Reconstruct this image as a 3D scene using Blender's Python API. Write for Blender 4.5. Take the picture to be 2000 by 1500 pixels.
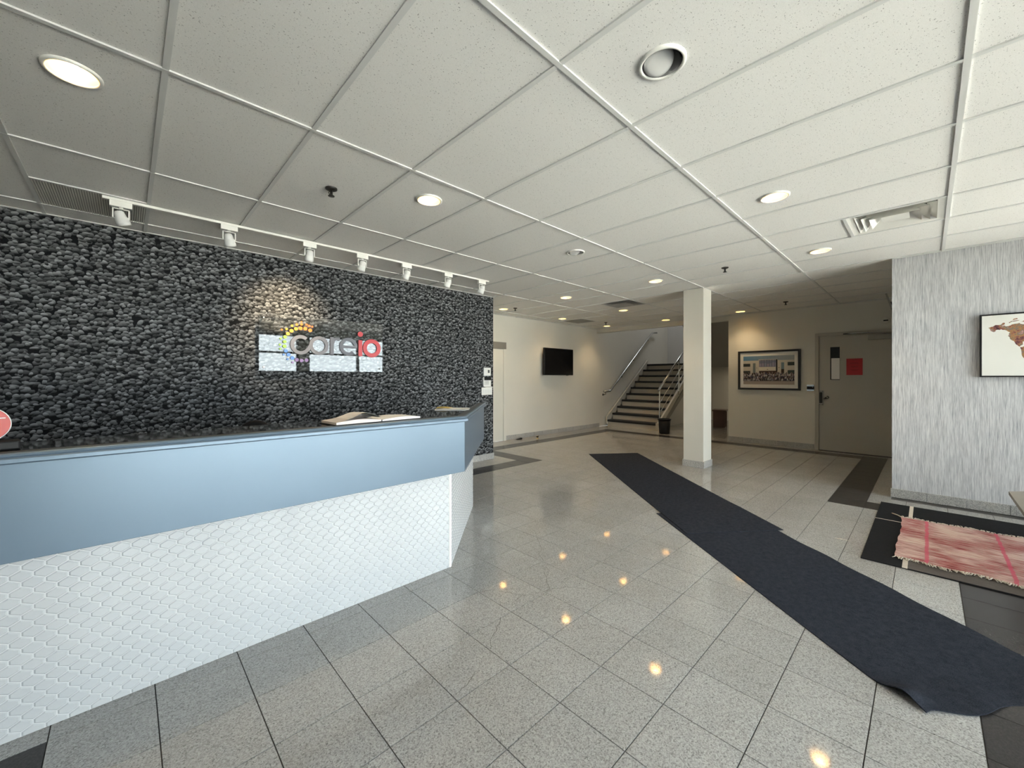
import bpy, bmesh, math, random
from mathutils import Vector, Matrix
from mathutils.geometry import tessellate_polygon

random.seed(7)
scene = bpy.context.scene
for o in list(bpy.data.objects):
    bpy.data.objects.remove(o)
C = scene.collection

# ------------------------------------------------------------------ camera, world, light, exposure
# World axes follow the building: X runs along the feature wall (right and away), Y runs across to it (left and away).
FPX = 781.0                     # focal length in pixels of the 2000 x 1500 frame
CAM_H = 1.35
cam_d = bpy.data.cameras.new('camera')
cam_d.sensor_width = 36.0
cam_d.lens = 36.0 * FPX / 2000.0
cam_d.shift_y = -(750 - 738.5) / 2000.0
cam_d.clip_start = 0.05
cam = bpy.data.objects.new('camera', cam_d)
C.objects.link(cam)
cam.location = (0, 0, CAM_H)
cam.rotation_euler = (math.pi / 2, 0, -math.radians(43.95))
scene.camera = cam

world = bpy.data.worlds.new('daylight')
scene.world = world
world.use_nodes = True
bg = world.node_tree.nodes['Background']
bg.inputs['Color'].default_value = (0.86, 0.935, 1.0, 1)
bg.inputs['Strength'].default_value = 3.6

scene.view_settings.view_transform = 'Standard'
scene.view_settings.look = 'None'
scene.view_settings.gamma = 1.0
scene.view_settings.use_curve_mapping = False
scene.view_settings.exposure = 1.72

def portal(loc, rot, sx, sy):
    ld = bpy.data.lights.new('daylight_portal', 'AREA')
    ld.shape = 'RECTANGLE'; ld.size = sx; ld.size_y = sy
    ld.cycles.is_portal = True
    lo = bpy.data.objects.new('daylight_portal', ld)
    lo.location = loc; lo.rotation_euler = rot
    C.objects.link(lo)
portal((2.85, -2.12, 1.3), (-math.pi / 2, 0, math.pi), 6.65, 2.5)      # glazed entrance front

# sun high behind the building: it lights the forecourt, never the room directly
sun_d = bpy.data.lights.new('sun', 'SUN'); sun_d.energy = 36.0; sun_d.angle = math.radians(0.6); sun_d.color = (1.0, 0.95, 0.86)
sun = bpy.data.objects.new('sun', sun_d); C.objects.link(sun)
sun.rotation_euler = Vector((-0.25, -0.55, -0.80)).to_track_quat('-Z', 'Y').to_euler()

LAMP_W = 13.0        # watts of each recessed lamp
LAMP_COL = (1.0, 0.76, 0.46)

# ------------------------------------------------------------------ room constants
H = 2.70
PEB_Y, PEB_X1 = 5.05, 4.43
FAR_Y = 6.35
DOOR_X = 9.38
GRAY_X, GRAY_Y = 6.27, 0.275
GLASS_Y = -2.05
LEFT_X = -3.6
BACK_X = 13.75
T = 0.302
TX0, TY0 = 0.694, 0.758
GX0, GXP = 0.1235, 0.61
GY = [-0.12 + 1.2225 * k for k in range(-3, 7)]

# ------------------------------------------------------------------ helpers
def link(o, parent=None):
    C.objects.link(o)
    if parent is not None:
        o.parent = parent
    return o

def tag(o, label, cat=None, group=None, kind=None):
    if label: o['label'] = label
    if cat: o['category'] = cat
    if group: o['group'] = group
    if kind: o['kind'] = kind
    return o

def empty(name, loc=(0, 0, 0), rz=0.0):
    o = bpy.data.objects.new(name, None)
    o.location = loc; o.rotation_euler = (0, 0, rz); o.empty_display_size = 0.1
    return link(o)

class MB:
    """collects shapes into one mesh"""
    def __init__(s):
        s.v = []; s.f = []; s.mi = []; s.sm = []; s.col = []; s.cm = 0; s.cs = False; s.cc = (1, 1, 1)
    def add(s, vs, fs):
        b = len(s.v)
        s.v += [tuple(p) for p in vs]
        for f in fs:
            s.f.append([b + i for i in f]); s.mi.append(s.cm); s.sm.append(s.cs); s.col.append(s.cc)
        return s
    def box(s, x0, x1, y0, y1, z0, z1):
        x0, x1 = min(x0, x1), max(x0, x1); y0, y1 = min(y0, y1), max(y0, y1); z0, z1 = min(z0, z1), max(z0, z1)
        return s.add([(x0, y0, z0), (x1, y0, z0), (x1, y1, z0), (x0, y1, z0), (x0, y0, z1), (x1, y0, z1), (x1, y1, z1), (x0, y1, z1)],
                     [(0, 3, 2, 1), (4, 5, 6, 7), (0, 1, 5, 4), (1, 2, 6, 5), (2, 3, 7, 6), (3, 0, 4, 7)])
    def prism(s, pts, z0, z1):
        """pts counter-clockwise in xy"""
        n = len(pts)
        vs = [(x, y, z0) for x, y in pts] + [(x, y, z1) for x, y in pts]
        fs = [tuple(range(n - 1, -1, -1)), tuple(range(n, 2 * n))]
        fs += [(i, (i + 1) % n, n + (i + 1) % n, n + i) for i in range(n)]
        return s.add(vs, fs)
    def extrude(s, pts3, vec):
        """planar polygon of 3d points pushed along vec"""
        n = len(pts3); vec = Vector(vec)
        vs = [Vector(p) for p in pts3]; vs += [p + vec for p in vs]
        fs = [tuple(range(n)), tuple(range(2 * n - 1, n - 1, -1))]
        fs += [((i + 1) % n, i, n + i, n + (i + 1) % n) for i in range(n)]
        return s.add(vs, fs)
    def lathe(s, prof, c=(0, 0, 0), axis=(0, 0, 1), n=24, smooth=True):
        ax = Vector(axis).normalized()
        u = ax.orthogonal().normalized(); w = ax.cross(u)
        c = Vector(c); vs = []; fs = []
        for r, h in prof:
            for i in range(n):
                a = 2 * math.pi * i / n
                vs.append(c + ax * h + (u * math.cos(a) + w * math.sin(a)) * r)
        for j in range(len(prof) - 1):
            for i in range(n):
                k = (i + 1) % n
                fs.append((j * n + i, j * n + k, (j + 1) * n + k, (j + 1) * n + i))
        old = s.cs; s.cs = smooth
        s.add(vs, fs)
        s.cs = old
        return s
    def cyl(s, a, b, r, n=16, r2=None, smooth=True):
        a = Vector(a); b = Vector(b); L = (b - a).length
        r2 = r if r2 is None else r2
        return s.lathe([(0, 0), (r, 0), (r, 0), (r2, L), (r2, L), (0, L)], a, b - a, n, smooth)
    def tube(s, pts, r, n=12, caps=True):
        pts = [Vector(p) for p in pts]; vs = []; fs = []
        up = None
        for i, p in enumerate(pts):
            d = (pts[min(i + 1, len(pts) - 1)] - pts[max(i - 1, 0)]).normalized()
            if up is None:
                up = d.orthogonal().normalized()
            up = (up - d * up.dot(d))
            up = up.normalized() if up.length > 1e-6 else d.orthogonal().normalized()
            w = d.cross(up)
            for k in range(n):
                a = 2 * math.pi * k / n
                vs.append(p + (up * math.cos(a) + w * math.sin(a)) * r)
        for i in range(len(pts) - 1):
            for k in range(n):
                q = (k + 1) % n
                fs.append((i * n + k, i * n + q, (i + 1) * n + q, (i + 1) * n + k))
        if caps:
            fs.append(tuple(range(n - 1, -1, -1))); fs.append(tuple((len(pts) - 1) * n + k for k in range(n)))
        old = s.cs; s.cs = True
        s.add(vs, fs)
        s.cs = old
        return s
    def grid(s, fn, nu, nv):
        vs = [fn(i / nu, j / nv) for j in range(nv + 1) for i in range(nu + 1)]
        fs = [(j * (nu + 1) + i, j * (nu + 1) + i + 1, (j + 1) * (nu + 1) + i + 1, (j + 1) * (nu + 1) + i) for j in range(nv) for i in range(nu)]
        return s.add(vs, fs)
    def mesh(s, name, mats, colours=False):
        me = bpy.data.meshes.new(name)
        me.from_pydata(s.v, [], s.f)
        for m in (mats if isinstance(mats, (list, tuple)) else [mats]):
            me.materials.append(m)
        me.polygons.foreach_set('material_index', s.mi)
        me.polygons.foreach_set('use_smooth', s.sm)
        if colours:
            ca = me.color_attributes.new('print', 'FLOAT_COLOR', 'CORNER')
            k = 0
            for p, c in zip(me.polygons, s.col):
                for _ in p.loop_indices:
                    ca.data[k].color = (c[0], c[1], c[2], 1); k += 1
        me.update()
        return me
    def build(s, name, mats, parent=None, loc=None, bevel=0.0, segs=2, colours=False):
        o = bpy.data.objects.new(name, s.mesh(name, mats, colours))
        if loc is not None: o.location = loc
        if bevel > 0:
            md = o.modifiers.new('bevel', 'BEVEL'); md.width = bevel; md.segments = segs; md.limit_method = 'ANGLE'; md.angle_limit = math.radians(40)
            md.harden_normals = False
        return link(o, parent)

def inst(name, me, parent, loc, rz=0.0):
    o = bpy.data.objects.new(name, me)
    o.location = loc
    if rz: o.rotation_euler = (0, 0, rz)
    return link(o, parent)

def offset_path(pts, o):
    """open polyline moved o to its right-hand side, mitred"""
    out = []
    n = len(pts)
    nrm = []
    for i in range(n - 1):
        d = Vector((pts[i + 1][0] - pts[i][0], pts[i + 1][1] - pts[i][1])).normalized()
        nrm.append(Vector((d.y, -d.x)))
    for i in range(n):
        if i == 0: m = nrm[0]
        elif i == n - 1: m = nrm[-1]
        else:
            m = (nrm[i - 1] + nrm[i]); m = m / (1 + nrm[i - 1].dot(nrm[i]))
        out.append((pts[i][0] + m.x * o, pts[i][1] + m.y * o))
    return out

def band(path, o_out, o_in, z0, z1):
    a = offset_path(path, o_out); b = offset_path(path, o_in)
    return a + b[::-1]

# ------------------------------------------------------------------ materials
class NT:
    def __init__(s, m):
        s.t = m.node_tree; s.n = s.t.nodes; s.bsdf = s.n.get('Principled BSDF')
    def node(s, typ, **kw):
        nd = s.n.new(typ)
        for k, v in kw.items(): setattr(nd, k, v)
        return nd
    def put(s, sock, v):
        if isinstance(v, bpy.types.NodeSocket): s.t.links.new(v, sock)
        else: sock.default_value = v
    def math(s, op, a, b=0.0, c=None, clamp=False):
        nd = s.node('ShaderNodeMath', operation=op, use_clamp=clamp)
        s.put(nd.inputs[0], a); s.put(nd.inputs[1], b)
        if c is not None: s.put(nd.inputs[2], c)
        return nd.outputs[0]
    def vmath(s, op, a, b=(0, 0, 0), scale=None):
        nd = s.node('ShaderNodeVectorMath', operation=op)
        s.put(nd.inputs[0], a); s.put(nd.inputs[1], b)
        if scale is not None: s.put(nd.inputs['Scale'], scale)
        return nd.outputs['Value'] if op in ('LENGTH', 'DOT_PRODUCT', 'DISTANCE') else nd.outputs[0]
    def pos(s):
        return s.node('ShaderNodeNewGeometry').outputs['Position']
    def mapped(s, scale, vec=None):
        return s.vmath('MULTIPLY', vec if vec is not None else s.pos(), scale)
    def noise(s, vec, scale=1.0, detail=2.0, rough=0.5, out='Fac'):
        nd = s.node('ShaderNodeTexNoise')
        s.put(nd.inputs['Vector'], vec); nd.inputs['Scale'].default_value = scale
        nd.inputs['Detail'].default_value = detail; nd.inputs['Roughness'].default_value = rough
        return nd.outputs[out] if out != 'Fac' else nd.outputs[0]
    def ramp(s, fac, stops, interp='LINEAR'):
        nd = s.node('ShaderNodeValToRGB'); cr = nd.color_ramp; cr.interpolation = interp
        while len(cr.elements) > len(stops): cr.elements.remove(cr.elements[-1])
        while len(cr.elements) < len(stops): cr.elements.new(0.5)
        for e, (p, c) in zip(cr.elements, stops):
            e.position = p; e.color = (c[0], c[1], c[2], 1) if not isinstance(c, float) else (c, c, c, 1)
        s.put(nd.inputs[0], fac)
        return nd.outputs[0]
    def mix(s, fac, a, b, mode='MIX'):
        nd = s.node('ShaderNodeMix', data_type='RGBA', blend_type=mode)
        s.put(nd.inputs[0], fac)
        s.put(nd.inputs[6], a if isinstance(a, bpy.types.NodeSocket) else (*a, 1))
        s.put(nd.inputs[7], b if isinstance(b, bpy.types.NodeSocket) else (*b, 1))
        return nd.outputs[2]
    def maprange(s, v, a, b, c=0.0, d=1.0, smooth=False):
        nd = s.node('ShaderNodeMapRange'); nd.clamp = True
        if smooth: nd.interpolation_type = 'SMOOTHSTEP'
        s.put(nd.inputs[0], v)
        for i, x in enumerate((a, b, c, d)): nd.inputs[1 + i].default_value = x
        return nd.outputs[0]
    def bump(s, h, strength=0.3, dist=0.01):
        nd = s.node('ShaderNodeBump'); nd.inputs['Strength'].default_value = strength; nd.inputs['Distance'].default_value = dist
        s.put(nd.inputs['Height'], h); s.put(s.bsdf.inputs['Normal'], nd.outputs[0])

def mat(name, col=(0.8, 0.8, 0.8), rough=0.5, metal=0.0, spec=0.5, emit=None, estr=0.0, var=0.0):
    m = bpy.data.materials.new(name); m.use_nodes = True
    b = m.node_tree.nodes['Principled BSDF']
    b.inputs['Base Color'].default_value = (*col, 1); b.inputs['Roughness'].default_value = rough
    b.inputs['Metallic'].default_value = metal; b.inputs['Specular IOR Level'].default_value = spec
    if emit:
        b.inputs['Emission Color'].default_value = (*emit, 1); b.inputs['Emission Strength'].default_value = estr
    if var > 0:
        t = NT(m); n = t.noise(t.pos(), 3.0, 4.0)
        lo = tuple(c * (1 - var) for c in col); hi = tuple(min(1, c * (1 + var)) for c in col)
        t.put(b.inputs['Base Color'], t.ramp(n, [(0.3, lo), (0.7, hi)]))
    return m

def m_granite(name, stops, rough, scale, tile_var=0.06, vein=0.0, spec=0.5):
    m = mat(name, rough=rough, spec=spec); t = NT(m); p = t.pos()
    v = t.node('ShaderNodeTexVoronoi'); v.inputs['Scale'].default_value = scale; t.put(v.inputs['Vector'], p)
    sep = t.node('ShaderNodeSeparateColor'); t.put(sep.inputs[0], v.outputs['Color'])
    n = t.noise(p, scale * 0.55, 3.0, 0.6)
    fac = t.math('ADD', t.math('MULTIPLY', sep.outputs[0], 0.5), t.math('MULTIPLY', n, 0.55))
    col = t.ramp(fac, stops)
    big = t.noise(p, 2.3, 3.0)
    col = t.mix(1.0, col, t.ramp(big, [(0.3, (0.90, 0.89, 0.88)), (0.7, (1.0, 1.0, 1.0))]), 'MULTIPLY')
    if tile_var:
        oi = t.node('ShaderNodeObjectInfo')
        r = t.maprange(oi.outputs['Random'], 0, 1, 1 - tile_var, 1 + tile_var)
        comb = t.node('ShaderNodeCombineColor')
        for i in range(3): t.put(comb.inputs[i], r)
        col = t.mix(1.0, col, comb.outputs[0], 'MULTIPLY')
    t.put(t.bsdf.inputs['Base Color'], col)
    return m

def m_pebble():
    m = mat('pebble_wallpaper', rough=0.6, spec=0.12); t = NT(m)
    sep = t.node('ShaderNodeSeparateXYZ'); t.put(sep.inputs[0], t.pos())
    K = 16.5
    base = t.node('ShaderNodeCombineXYZ')
    t.put(base.inputs[0], t.math('MULTIPLY', sep.outputs[0], K)); t.put(base.inputs[1], t.math('MULTIPLY', sep.outputs[2], K))
    wob = t.noise(base.outputs[0], 1.1, 1.0, out='Color')
    p0 = t.vmath('ADD', base.outputs[0], t.vmath('SCALE', t.vmath('SUBTRACT', wob, (0.5, 0.5, 0.5)), scale=0.22))
    p0 = t.vmath('MULTIPLY', p0, (1, 1, 0))
    col = (0.004, 0.004, 0.005)
    layers = [((7.9, 61.3), 1.0, 0.3), ((3.1, 7.7), 1.15, 0.5), ((11.3, 2.9), 1.0, 0.7), ((23.9, 13.3), 0.95, 0.95), ((51.7, 43.9), 1.25, 1.0)]
    for off, sc, lum in layers:
        p = t.vmath('SCALE', t.vmath('ADD', p0, (off[0], off[1], 0)), scale=sc)
        v = t.node('ShaderNodeTexVoronoi', voronoi_dimensions='2D'); v.inputs['Scale'].default_value = 1.0; v.inputs['Randomness'].default_value = 0.85
        t.put(v.inputs['Vector'], p)
        loc = t.vmath('SUBTRACT', p, v.outputs['Position']); loc = t.vmath('MULTIPLY', loc, (1, 1, 0))
        sc3 = t.node('ShaderNodeSeparateColor'); t.put(sc3.inputs[0], v.outputs['Color'])
        r1, r2, r3 = sc3.outputs
        rot = t.node('ShaderNodeVectorRotate', rotation_type='Z_AXIS'); t.put(rot.inputs['Vector'], loc)
        t.put(rot.inputs['Angle'], t.maprange(r1, 0, 1, -1.5, 1.0))
        ls = t.node('ShaderNodeSeparateXYZ'); t.put(ls.inputs[0], rot.outputs[0])
        a = t.maprange(r2, 0, 1, 0.30, 0.52); b = t.maprange(r3, 0, 1, 0.22, 0.38)
        ex = t.math('DIVIDE', ls.outputs[0], a); ey = t.math('DIVIDE', ls.outputs[1], b)
        rr = t.math('ADD', t.math('POWER', t.math('ABSOLUTE', ex), 2.2), t.math('POWER', t.math('ABSOLUTE', ey), 2.2))
        mask = t.maprange(rr, 0.86, 1.0, 1.0, 0.0)
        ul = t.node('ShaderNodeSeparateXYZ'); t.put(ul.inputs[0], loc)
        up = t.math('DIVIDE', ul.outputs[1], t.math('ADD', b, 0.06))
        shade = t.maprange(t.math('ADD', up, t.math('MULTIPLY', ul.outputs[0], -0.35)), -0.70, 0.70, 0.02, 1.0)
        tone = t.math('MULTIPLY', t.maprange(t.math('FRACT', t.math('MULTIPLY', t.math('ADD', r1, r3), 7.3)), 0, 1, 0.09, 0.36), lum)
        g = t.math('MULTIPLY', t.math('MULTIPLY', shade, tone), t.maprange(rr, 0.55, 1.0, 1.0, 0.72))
        rgb = t.node('ShaderNodeCombineColor')
        t.put(rgb.inputs[0], t.math('MULTIPLY', g, 0.96)); t.put(rgb.inputs[1], t.math('MULTIPLY', g, 0.99)); t.put(rgb.inputs[2], t.math('MULTIPLY', g, 1.02))
        col = t.mix(mask, col, rgb.outputs[0])
    t.put(t.bsdf.inputs['Base Color'], col)
    return m

def m_grasscloth():
    m = mat('grasscloth_wallpaper', rough=0.7, spec=0.2); t = NT(m)
    p = t.mapped((150, 150, 6.0)); n = t.noise(p, 1.0, 3.0, 0.65)
    p2 = t.mapped((380, 380, 10.0)); n2 = t.noise(p2, 1.0, 2.0, 0.6)
    f = t.math('ADD', t.math('MULTIPLY', n, 0.6), t.math('MULTIPLY', n2, 0.4))
    col = t.ramp(f, [(0.30, (0.22, 0.225, 0.245)), (0.41, (0.40, 0.405, 0.42)), (0.52, (0.56, 0.562, 0.57)), (0.68, (0.76, 0.755, 0.74))])
    t.put(t.bsdf.inputs['Base Color'], col); t.bump(f, 0.35, 0.006)
    return m

def m_ceiling_tile():
    m = mat('mineral_fibre_tile', rough=0.9, spec=0.1); t = NT(m); p = t.pos()
    warp = t.vmath('ADD', p, t.vmath('SCALE', t.noise(p, 30.0, 2.0, out='Color'), scale=0.03))
    v = t.node('ShaderNodeTexVoronoi'); t.put(v.inputs['Vector'], t.vmath('MULTIPLY', warp, (92, 150, 92))); v.inputs['Scale'].default_value = 1.0
    sep = t.node('ShaderNodeSeparateColor'); t.put(sep.inputs[0], v.outputs['Color'])
    keep = t.math('GREATER_THAN', sep.outputs[0], 0.35)
    size = t.maprange(sep.outputs[1], 0, 1, 0.10, 0.26)
    pit = t.math('MULTIPLY', t.math('LESS_THAN', v.outputs['Distance'], size), keep)
    fine = t.noise(p, 420.0, 2.0)
    base = t.ramp(fine, [(0.3, (0.755, 0.742, 0.712)), (0.7, (0.86, 0.848, 0.818))])
    t.put(t.bsdf.inputs['Base Color'], t.mix(pit, base, (0.42, 0.41, 0.39)))
    t.bump(t.math('SUBTRACT', 1.0, pit), 0.25, 0.004)
    return m

def m_carpet(name, a, b, scale=420):
    m = mat(name, rough=0.95, spec=0.1); t = NT(m); p = t.pos()
    n = t.noise(p, scale, 3.0, 0.7); big = t.noise(p, 28.0, 5.0, 0.7)
    f = t.math('ADD', t.math('MULTIPLY', n, 0.65), t.math('MULTIPLY', big, 0.35))
    t.put(t.bsdf.inputs['Base Color'], t.ramp(f, [(0.32, a), (0.68, b)]))
    t.bump(n, 0.5, 0.004)
    return m

def m_rag():
    m = mat('woven_rag', rough=0.95, spec=0.1); t = NT(m); p = t.pos()
    sep = t.node('ShaderNodeSeparateXYZ'); t.put(sep.inputs[0], p)
    streak = t.noise(t.mapped((70, 7.0, 1), p), 1.0, 4.0, 0.65)
    patch = t.noise(t.mapped((4.0, 3.2, 1), p), 1.0, 2.0)
    f = t.math('ADD', t.math('MULTIPLY', streak, 0.62), t.math('MULTIPLY', patch, 0.46))
    col = t.ramp(f, [(0.38, (0.16, 0.032, 0.032)), (0.45, (0.32, 0.085, 0.085)), (0.50, (0.48, 0.22, 0.215)), (0.535, (0.36, 0.25, 0.21)), (0.58, (0.60, 0.37, 0.35)), (0.66, (0.64, 0.53, 0.46))])
    wob = t.math('MULTIPLY', t.math('SUBTRACT', t.noise(t.mapped((14, 0, 0), p), 1.0, 1.0), 0.5), 0.025)
    yy = t.math('ADD', sep.outputs[1], wob)
    for yc in (0.0, -0.41, -0.82):
        d = t.math('ABSOLUTE', t.math('SUBTRACT', yy, yc))
        k = t.math('MULTIPLY', t.maprange(d, 0.008, 0.013, 1.0, 0.0), t.maprange(streak, 0.3, 0.6, 0.35, 0.95))
        col = t.mix(k, col, (0.62, 0.10, 0.17))
    t.put(t.bsdf.inputs['Base Color'], col); t.bump(streak, 0.6, 0.006)
    return m

def m_glass(name, tint=(1, 1, 1), ior=1.5, rough=0.0):
    m = bpy.data.materials.new(name); m.use_nodes = True
    t = NT(m); t.n.remove(t.bsdf)
    tr = t.node('ShaderNodeBsdfTransparent'); tr.inputs[0].default_value = (*tint, 1)
    gl = t.node('ShaderNodeBsdfGlossy'); gl.inputs['Roughness'].default_value = rough
    fr = t.node('ShaderNodeFresnel'); fr.inputs['IOR'].default_value = ior
    mx = t.node('ShaderNodeMixShader')
    t.put(mx.inputs[0], fr.outputs[0]); t.put(mx.inputs[1], tr.outputs[0]); t.put(mx.inputs[2], gl.outputs[0])
    t.put(t.n['Material Output'].inputs[0], mx.outputs[0])
    return m

def m_print():
    m = mat('printed_image', rough=0.5, spec=0.3); t = NT(m)
    a = t.node('ShaderNodeVertexColor', layer_name='print'); t.put(t.bsdf.inputs['Base Color'], a.outputs[0])
    return m

def m_watercolour():
    m = mat('watercolour_print', rough=0.6, spec=0.2); t = NT(m)
    n = t.noise(t.pos(), 17.0, 4.0, 0.65)
    t.put(t.bsdf.inputs['Base Color'], t.ramp(n, [(0.30, (0.05, 0.035, 0.035)), (0.42, (0.22, 0.08, 0.08)), (0.50, (0.42, 0.22, 0.09)), (0.56, (0.17, 0.15, 0.12)), (0.66, (0.55, 0.30, 0.28))]))
    return m

M = {}
M['granite'] = m_granite('floor_granite', [(0.20, (0.15, 0.145, 0.138)), (0.36, (0.29, 0.283, 0.272)), (0.55, (0.37, 0.362, 0.348)), (0.80, (0.46, 0.452, 0.435))], 0.055, 230, 0.04)
M['granite_dark'] = m_granite('floor_granite_dark', [(0.25, (0.034, 0.031, 0.030)), (0.60, (0.043, 0.039, 0.038)), (0.85, (0.052, 0.048, 0.046))], 0.25, 200, 0.06, spec=0.25)
M['granite_base'] = m_granite('baseboard_granite', [(0.25, (0.22, 0.22, 0.21)), (0.55, (0.44, 0.43, 0.41)), (0.80, (0.58, 0.57, 0.54))], 0.35, 210, 0.05)
M['grout'] = mat('grout', (0.06, 0.055, 0.05), 0.9, var=0.1)
M['crack'] = mat('crack_dirt', (0.10, 0.09, 0.08), 0.9, var=0.1)
M['pebble'] = m_pebble()
M['grass'] = m_grasscloth()
M['ctile'] = m_ceiling_tile()
M['tbar'] = mat('painted_grid_bar', (0.66, 0.66, 0.64), 0.5, var=0.02)
M['plenum'] = mat('plenum_concrete', (0.12, 0.12, 0.12), 0.9, var=0.1)
M['cream'] = mat('cream_wall_paint', (0.66, 0.635, 0.565), 0.6, var=0.012)
M['stairwall'] = mat('stairwell_paint', (0.55, 0.54, 0.51), 0.65, var=0.012)
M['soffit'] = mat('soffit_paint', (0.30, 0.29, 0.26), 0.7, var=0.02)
M['doorpaint'] = mat('beige_door_paint', (0.46, 0.43, 0.37), 0.45, var=0.015)
M['doorwhite'] = mat('pale_door_paint', (0.66, 0.64, 0.57), 0.45, var=0.015)
M['frame_brown'] = mat('brown_grey_frame', (0.22, 0.20, 0.17), 0.5, var=0.03)
M['blue'] = mat('slate_blue_metallic_lacquer', (0.135, 0.185, 0.24), 0.38, metal=0.45, var=0.012)
M['slate'] = mat('dark_slate_edge', (0.09, 0.095, 0.10), 0.4, var=0.03)
M['white_tile'] = mat('white_glazed_tile', (0.53, 0.54, 0.545), 0.14, spec=0.5, var=0.012)
M['white_grout'] = mat('white_grout', (0.66, 0.66, 0.655), 0.7, var=0.02)
M['blackstone'] = m_granite('polished_black_stone', [(0.3, (0.010, 0.010, 0.011)), (0.8, (0.022, 0.022, 0.024))], 0.04, 260, 0.0, spec=0.8)
M['whitepaint'] = mat('white_enamel', (0.80, 0.79, 0.74), 0.35, var=0.01)
M['whiteplastic'] = mat('white_plastic', (0.74, 0.74, 0.72), 0.4, var=0.01)
M['black'] = mat('black_plastic', (0.008, 0.008, 0.009), 0.5, spec=0.25, var=0.05)
M['screen'] = mat('dark_screen', (0.004, 0.004, 0.005), 0.12, var=0.05)
M['blackwood'] = mat('black_frame_wood', (0.012, 0.011, 0.011), 0.35, var=0.08)
M['steel'] = mat('brushed_steel', (0.55, 0.55, 0.54), 0.22, metal=1.0, var=0.02)
M['chrome'] = mat('mirror_reflector', (0.75, 0.75, 0.74), 0.12, metal=1.0, var=0.01)
M['darkmetal'] = mat('dark_bronze_metal', (0.05, 0.047, 0.042), 0.4, metal=0.6, var=0.05)
M['brass'] = mat('aged_brass', (0.55, 0.42, 0.22), 0.3, metal=1.0, var=0.05)
M['reflector'] = mat('warm_lamp_reflector', (0.78, 0.60, 0.32), 0.3, metal=0.5, var=0.02)
M['bulb'] = mat('lit_lamp', (1, 0.9, 0.7), 0.4, emit=(1.0, 0.77, 0.42), estr=17.0)
M['bulb_off'] = mat('unlit_frosted_lamp', (0.50, 0.50, 0.49), 0.25, var=0.02)
M['riser'] = mat('stair_riser_paint', (0.52, 0.48, 0.41), 0.6, var=0.02)
M['tread'] = mat('black_stair_rubber', (0.014, 0.013, 0.013), 0.6, var=0.1)
M['stringer'] = mat('stringer_paint', (0.55, 0.52, 0.45), 0.5, var=0.02)
M['runner'] = m_carpet('dark_navy_carpet', (0.004, 0.005, 0.008), (0.042, 0.047, 0.062), 300)
M['blackrug'] = m_carpet('black_rug_pile', (0.008, 0.008, 0.009), (0.020, 0.020, 0.021))
M['greyrug'] = m_carpet('taupe_rug_pile', (0.085, 0.075, 0.068), (0.15, 0.135, 0.125))
M['creamrug'] = m_carpet('cream_rug_pile', (0.50, 0.44, 0.37), (0.66, 0.60, 0.52))
M['rag'] = m_rag()
M['fringe'] = mat('cotton_fringe', (0.62, 0.55, 0.46), 0.9, var=0.1)
M['paper'] = mat('white_paper', (0.80, 0.78, 0.76), 0.6, var=0.02)
M['pinkpaper'] = mat('faded_page', (0.66, 0.60, 0.57), 0.7, var=0.05)
M['red_paper'] = mat('red_paper', (0.46, 0.022, 0.028), 0.6, var=0.04)
M['mat_board'] = mat('picture_mount', (0.70, 0.69, 0.66), 0.7, var=0.01)
M['art_paper'] = mat('art_paper', (0.78, 0.77, 0.71), 0.6, var=0.015)
M['print'] = m_print()
M['watercolour'] = m_watercolour()
M['window_glass'] = m_glass('window_glass', (0.97, 0.99, 0.98), 1.45)
M['acrylic'] = m_glass('clear_acrylic', (0.995, 1.0, 0.995), 1.55)
M['doorglass'] = mat('dark_wired_glass', (0.02, 0.022, 0.025), 0.08, var=0.05)
M['redacrylic'] = mat('red_acrylic', (0.45, 0.016, 0.010), 0.25, spec=0.3, var=0.03)
M['clearrim'] = mat('frosted_rim', (0.40, 0.36, 0.35), 0.25, var=0.02)
M['letter_grey'] = mat('grey_letter', (0.18, 0.185, 0.215), 0.5, metal=0.0, var=0.02)
M['letter_red'] = mat('red_letter', (0.62, 0.035, 0.045), 0.35, var=0.02)
M['yellow'] = mat('yellow_cover', (0.62, 0.45, 0.10), 0.5, var=0.1)
M['taupewood'] = mat('taupe_laminate', (0.20, 0.175, 0.14), 0.45, var=0.06)
M['brownwood'] = mat('dark_brown_wood', (0.10, 0.050, 0.035), 0.45, var=0.15)
M['alu'] = mat('anodised_mullion', (0.10, 0.10, 0.105), 0.4, metal=0.6, var=0.03)
M['pavement'] = mat('pale_pavement', (0.42, 0.41, 0.39), 0.9, var=0.06)
M['ductdark'] = mat('duct_black', (0.01, 0.01, 0.01), 0.8, var=0.1)
M['eggcrate'] = mat('eggcrate_plastic', (0.72, 0.70, 0.64), 0.5, var=0.03)
M['panelgrey'] = mat('grey_access_panel', (0.34, 0.33, 0.31), 0.7, var=0.03)

# ------------------------------------------------------------------ the setting: shell
def struct(name, mb, mats, label, cat='wall', bevel=0.0, parent=None):
    o = mb.build(name, mats, parent, bevel=bevel)
    return tag(o, label, cat, kind='structure')

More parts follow.
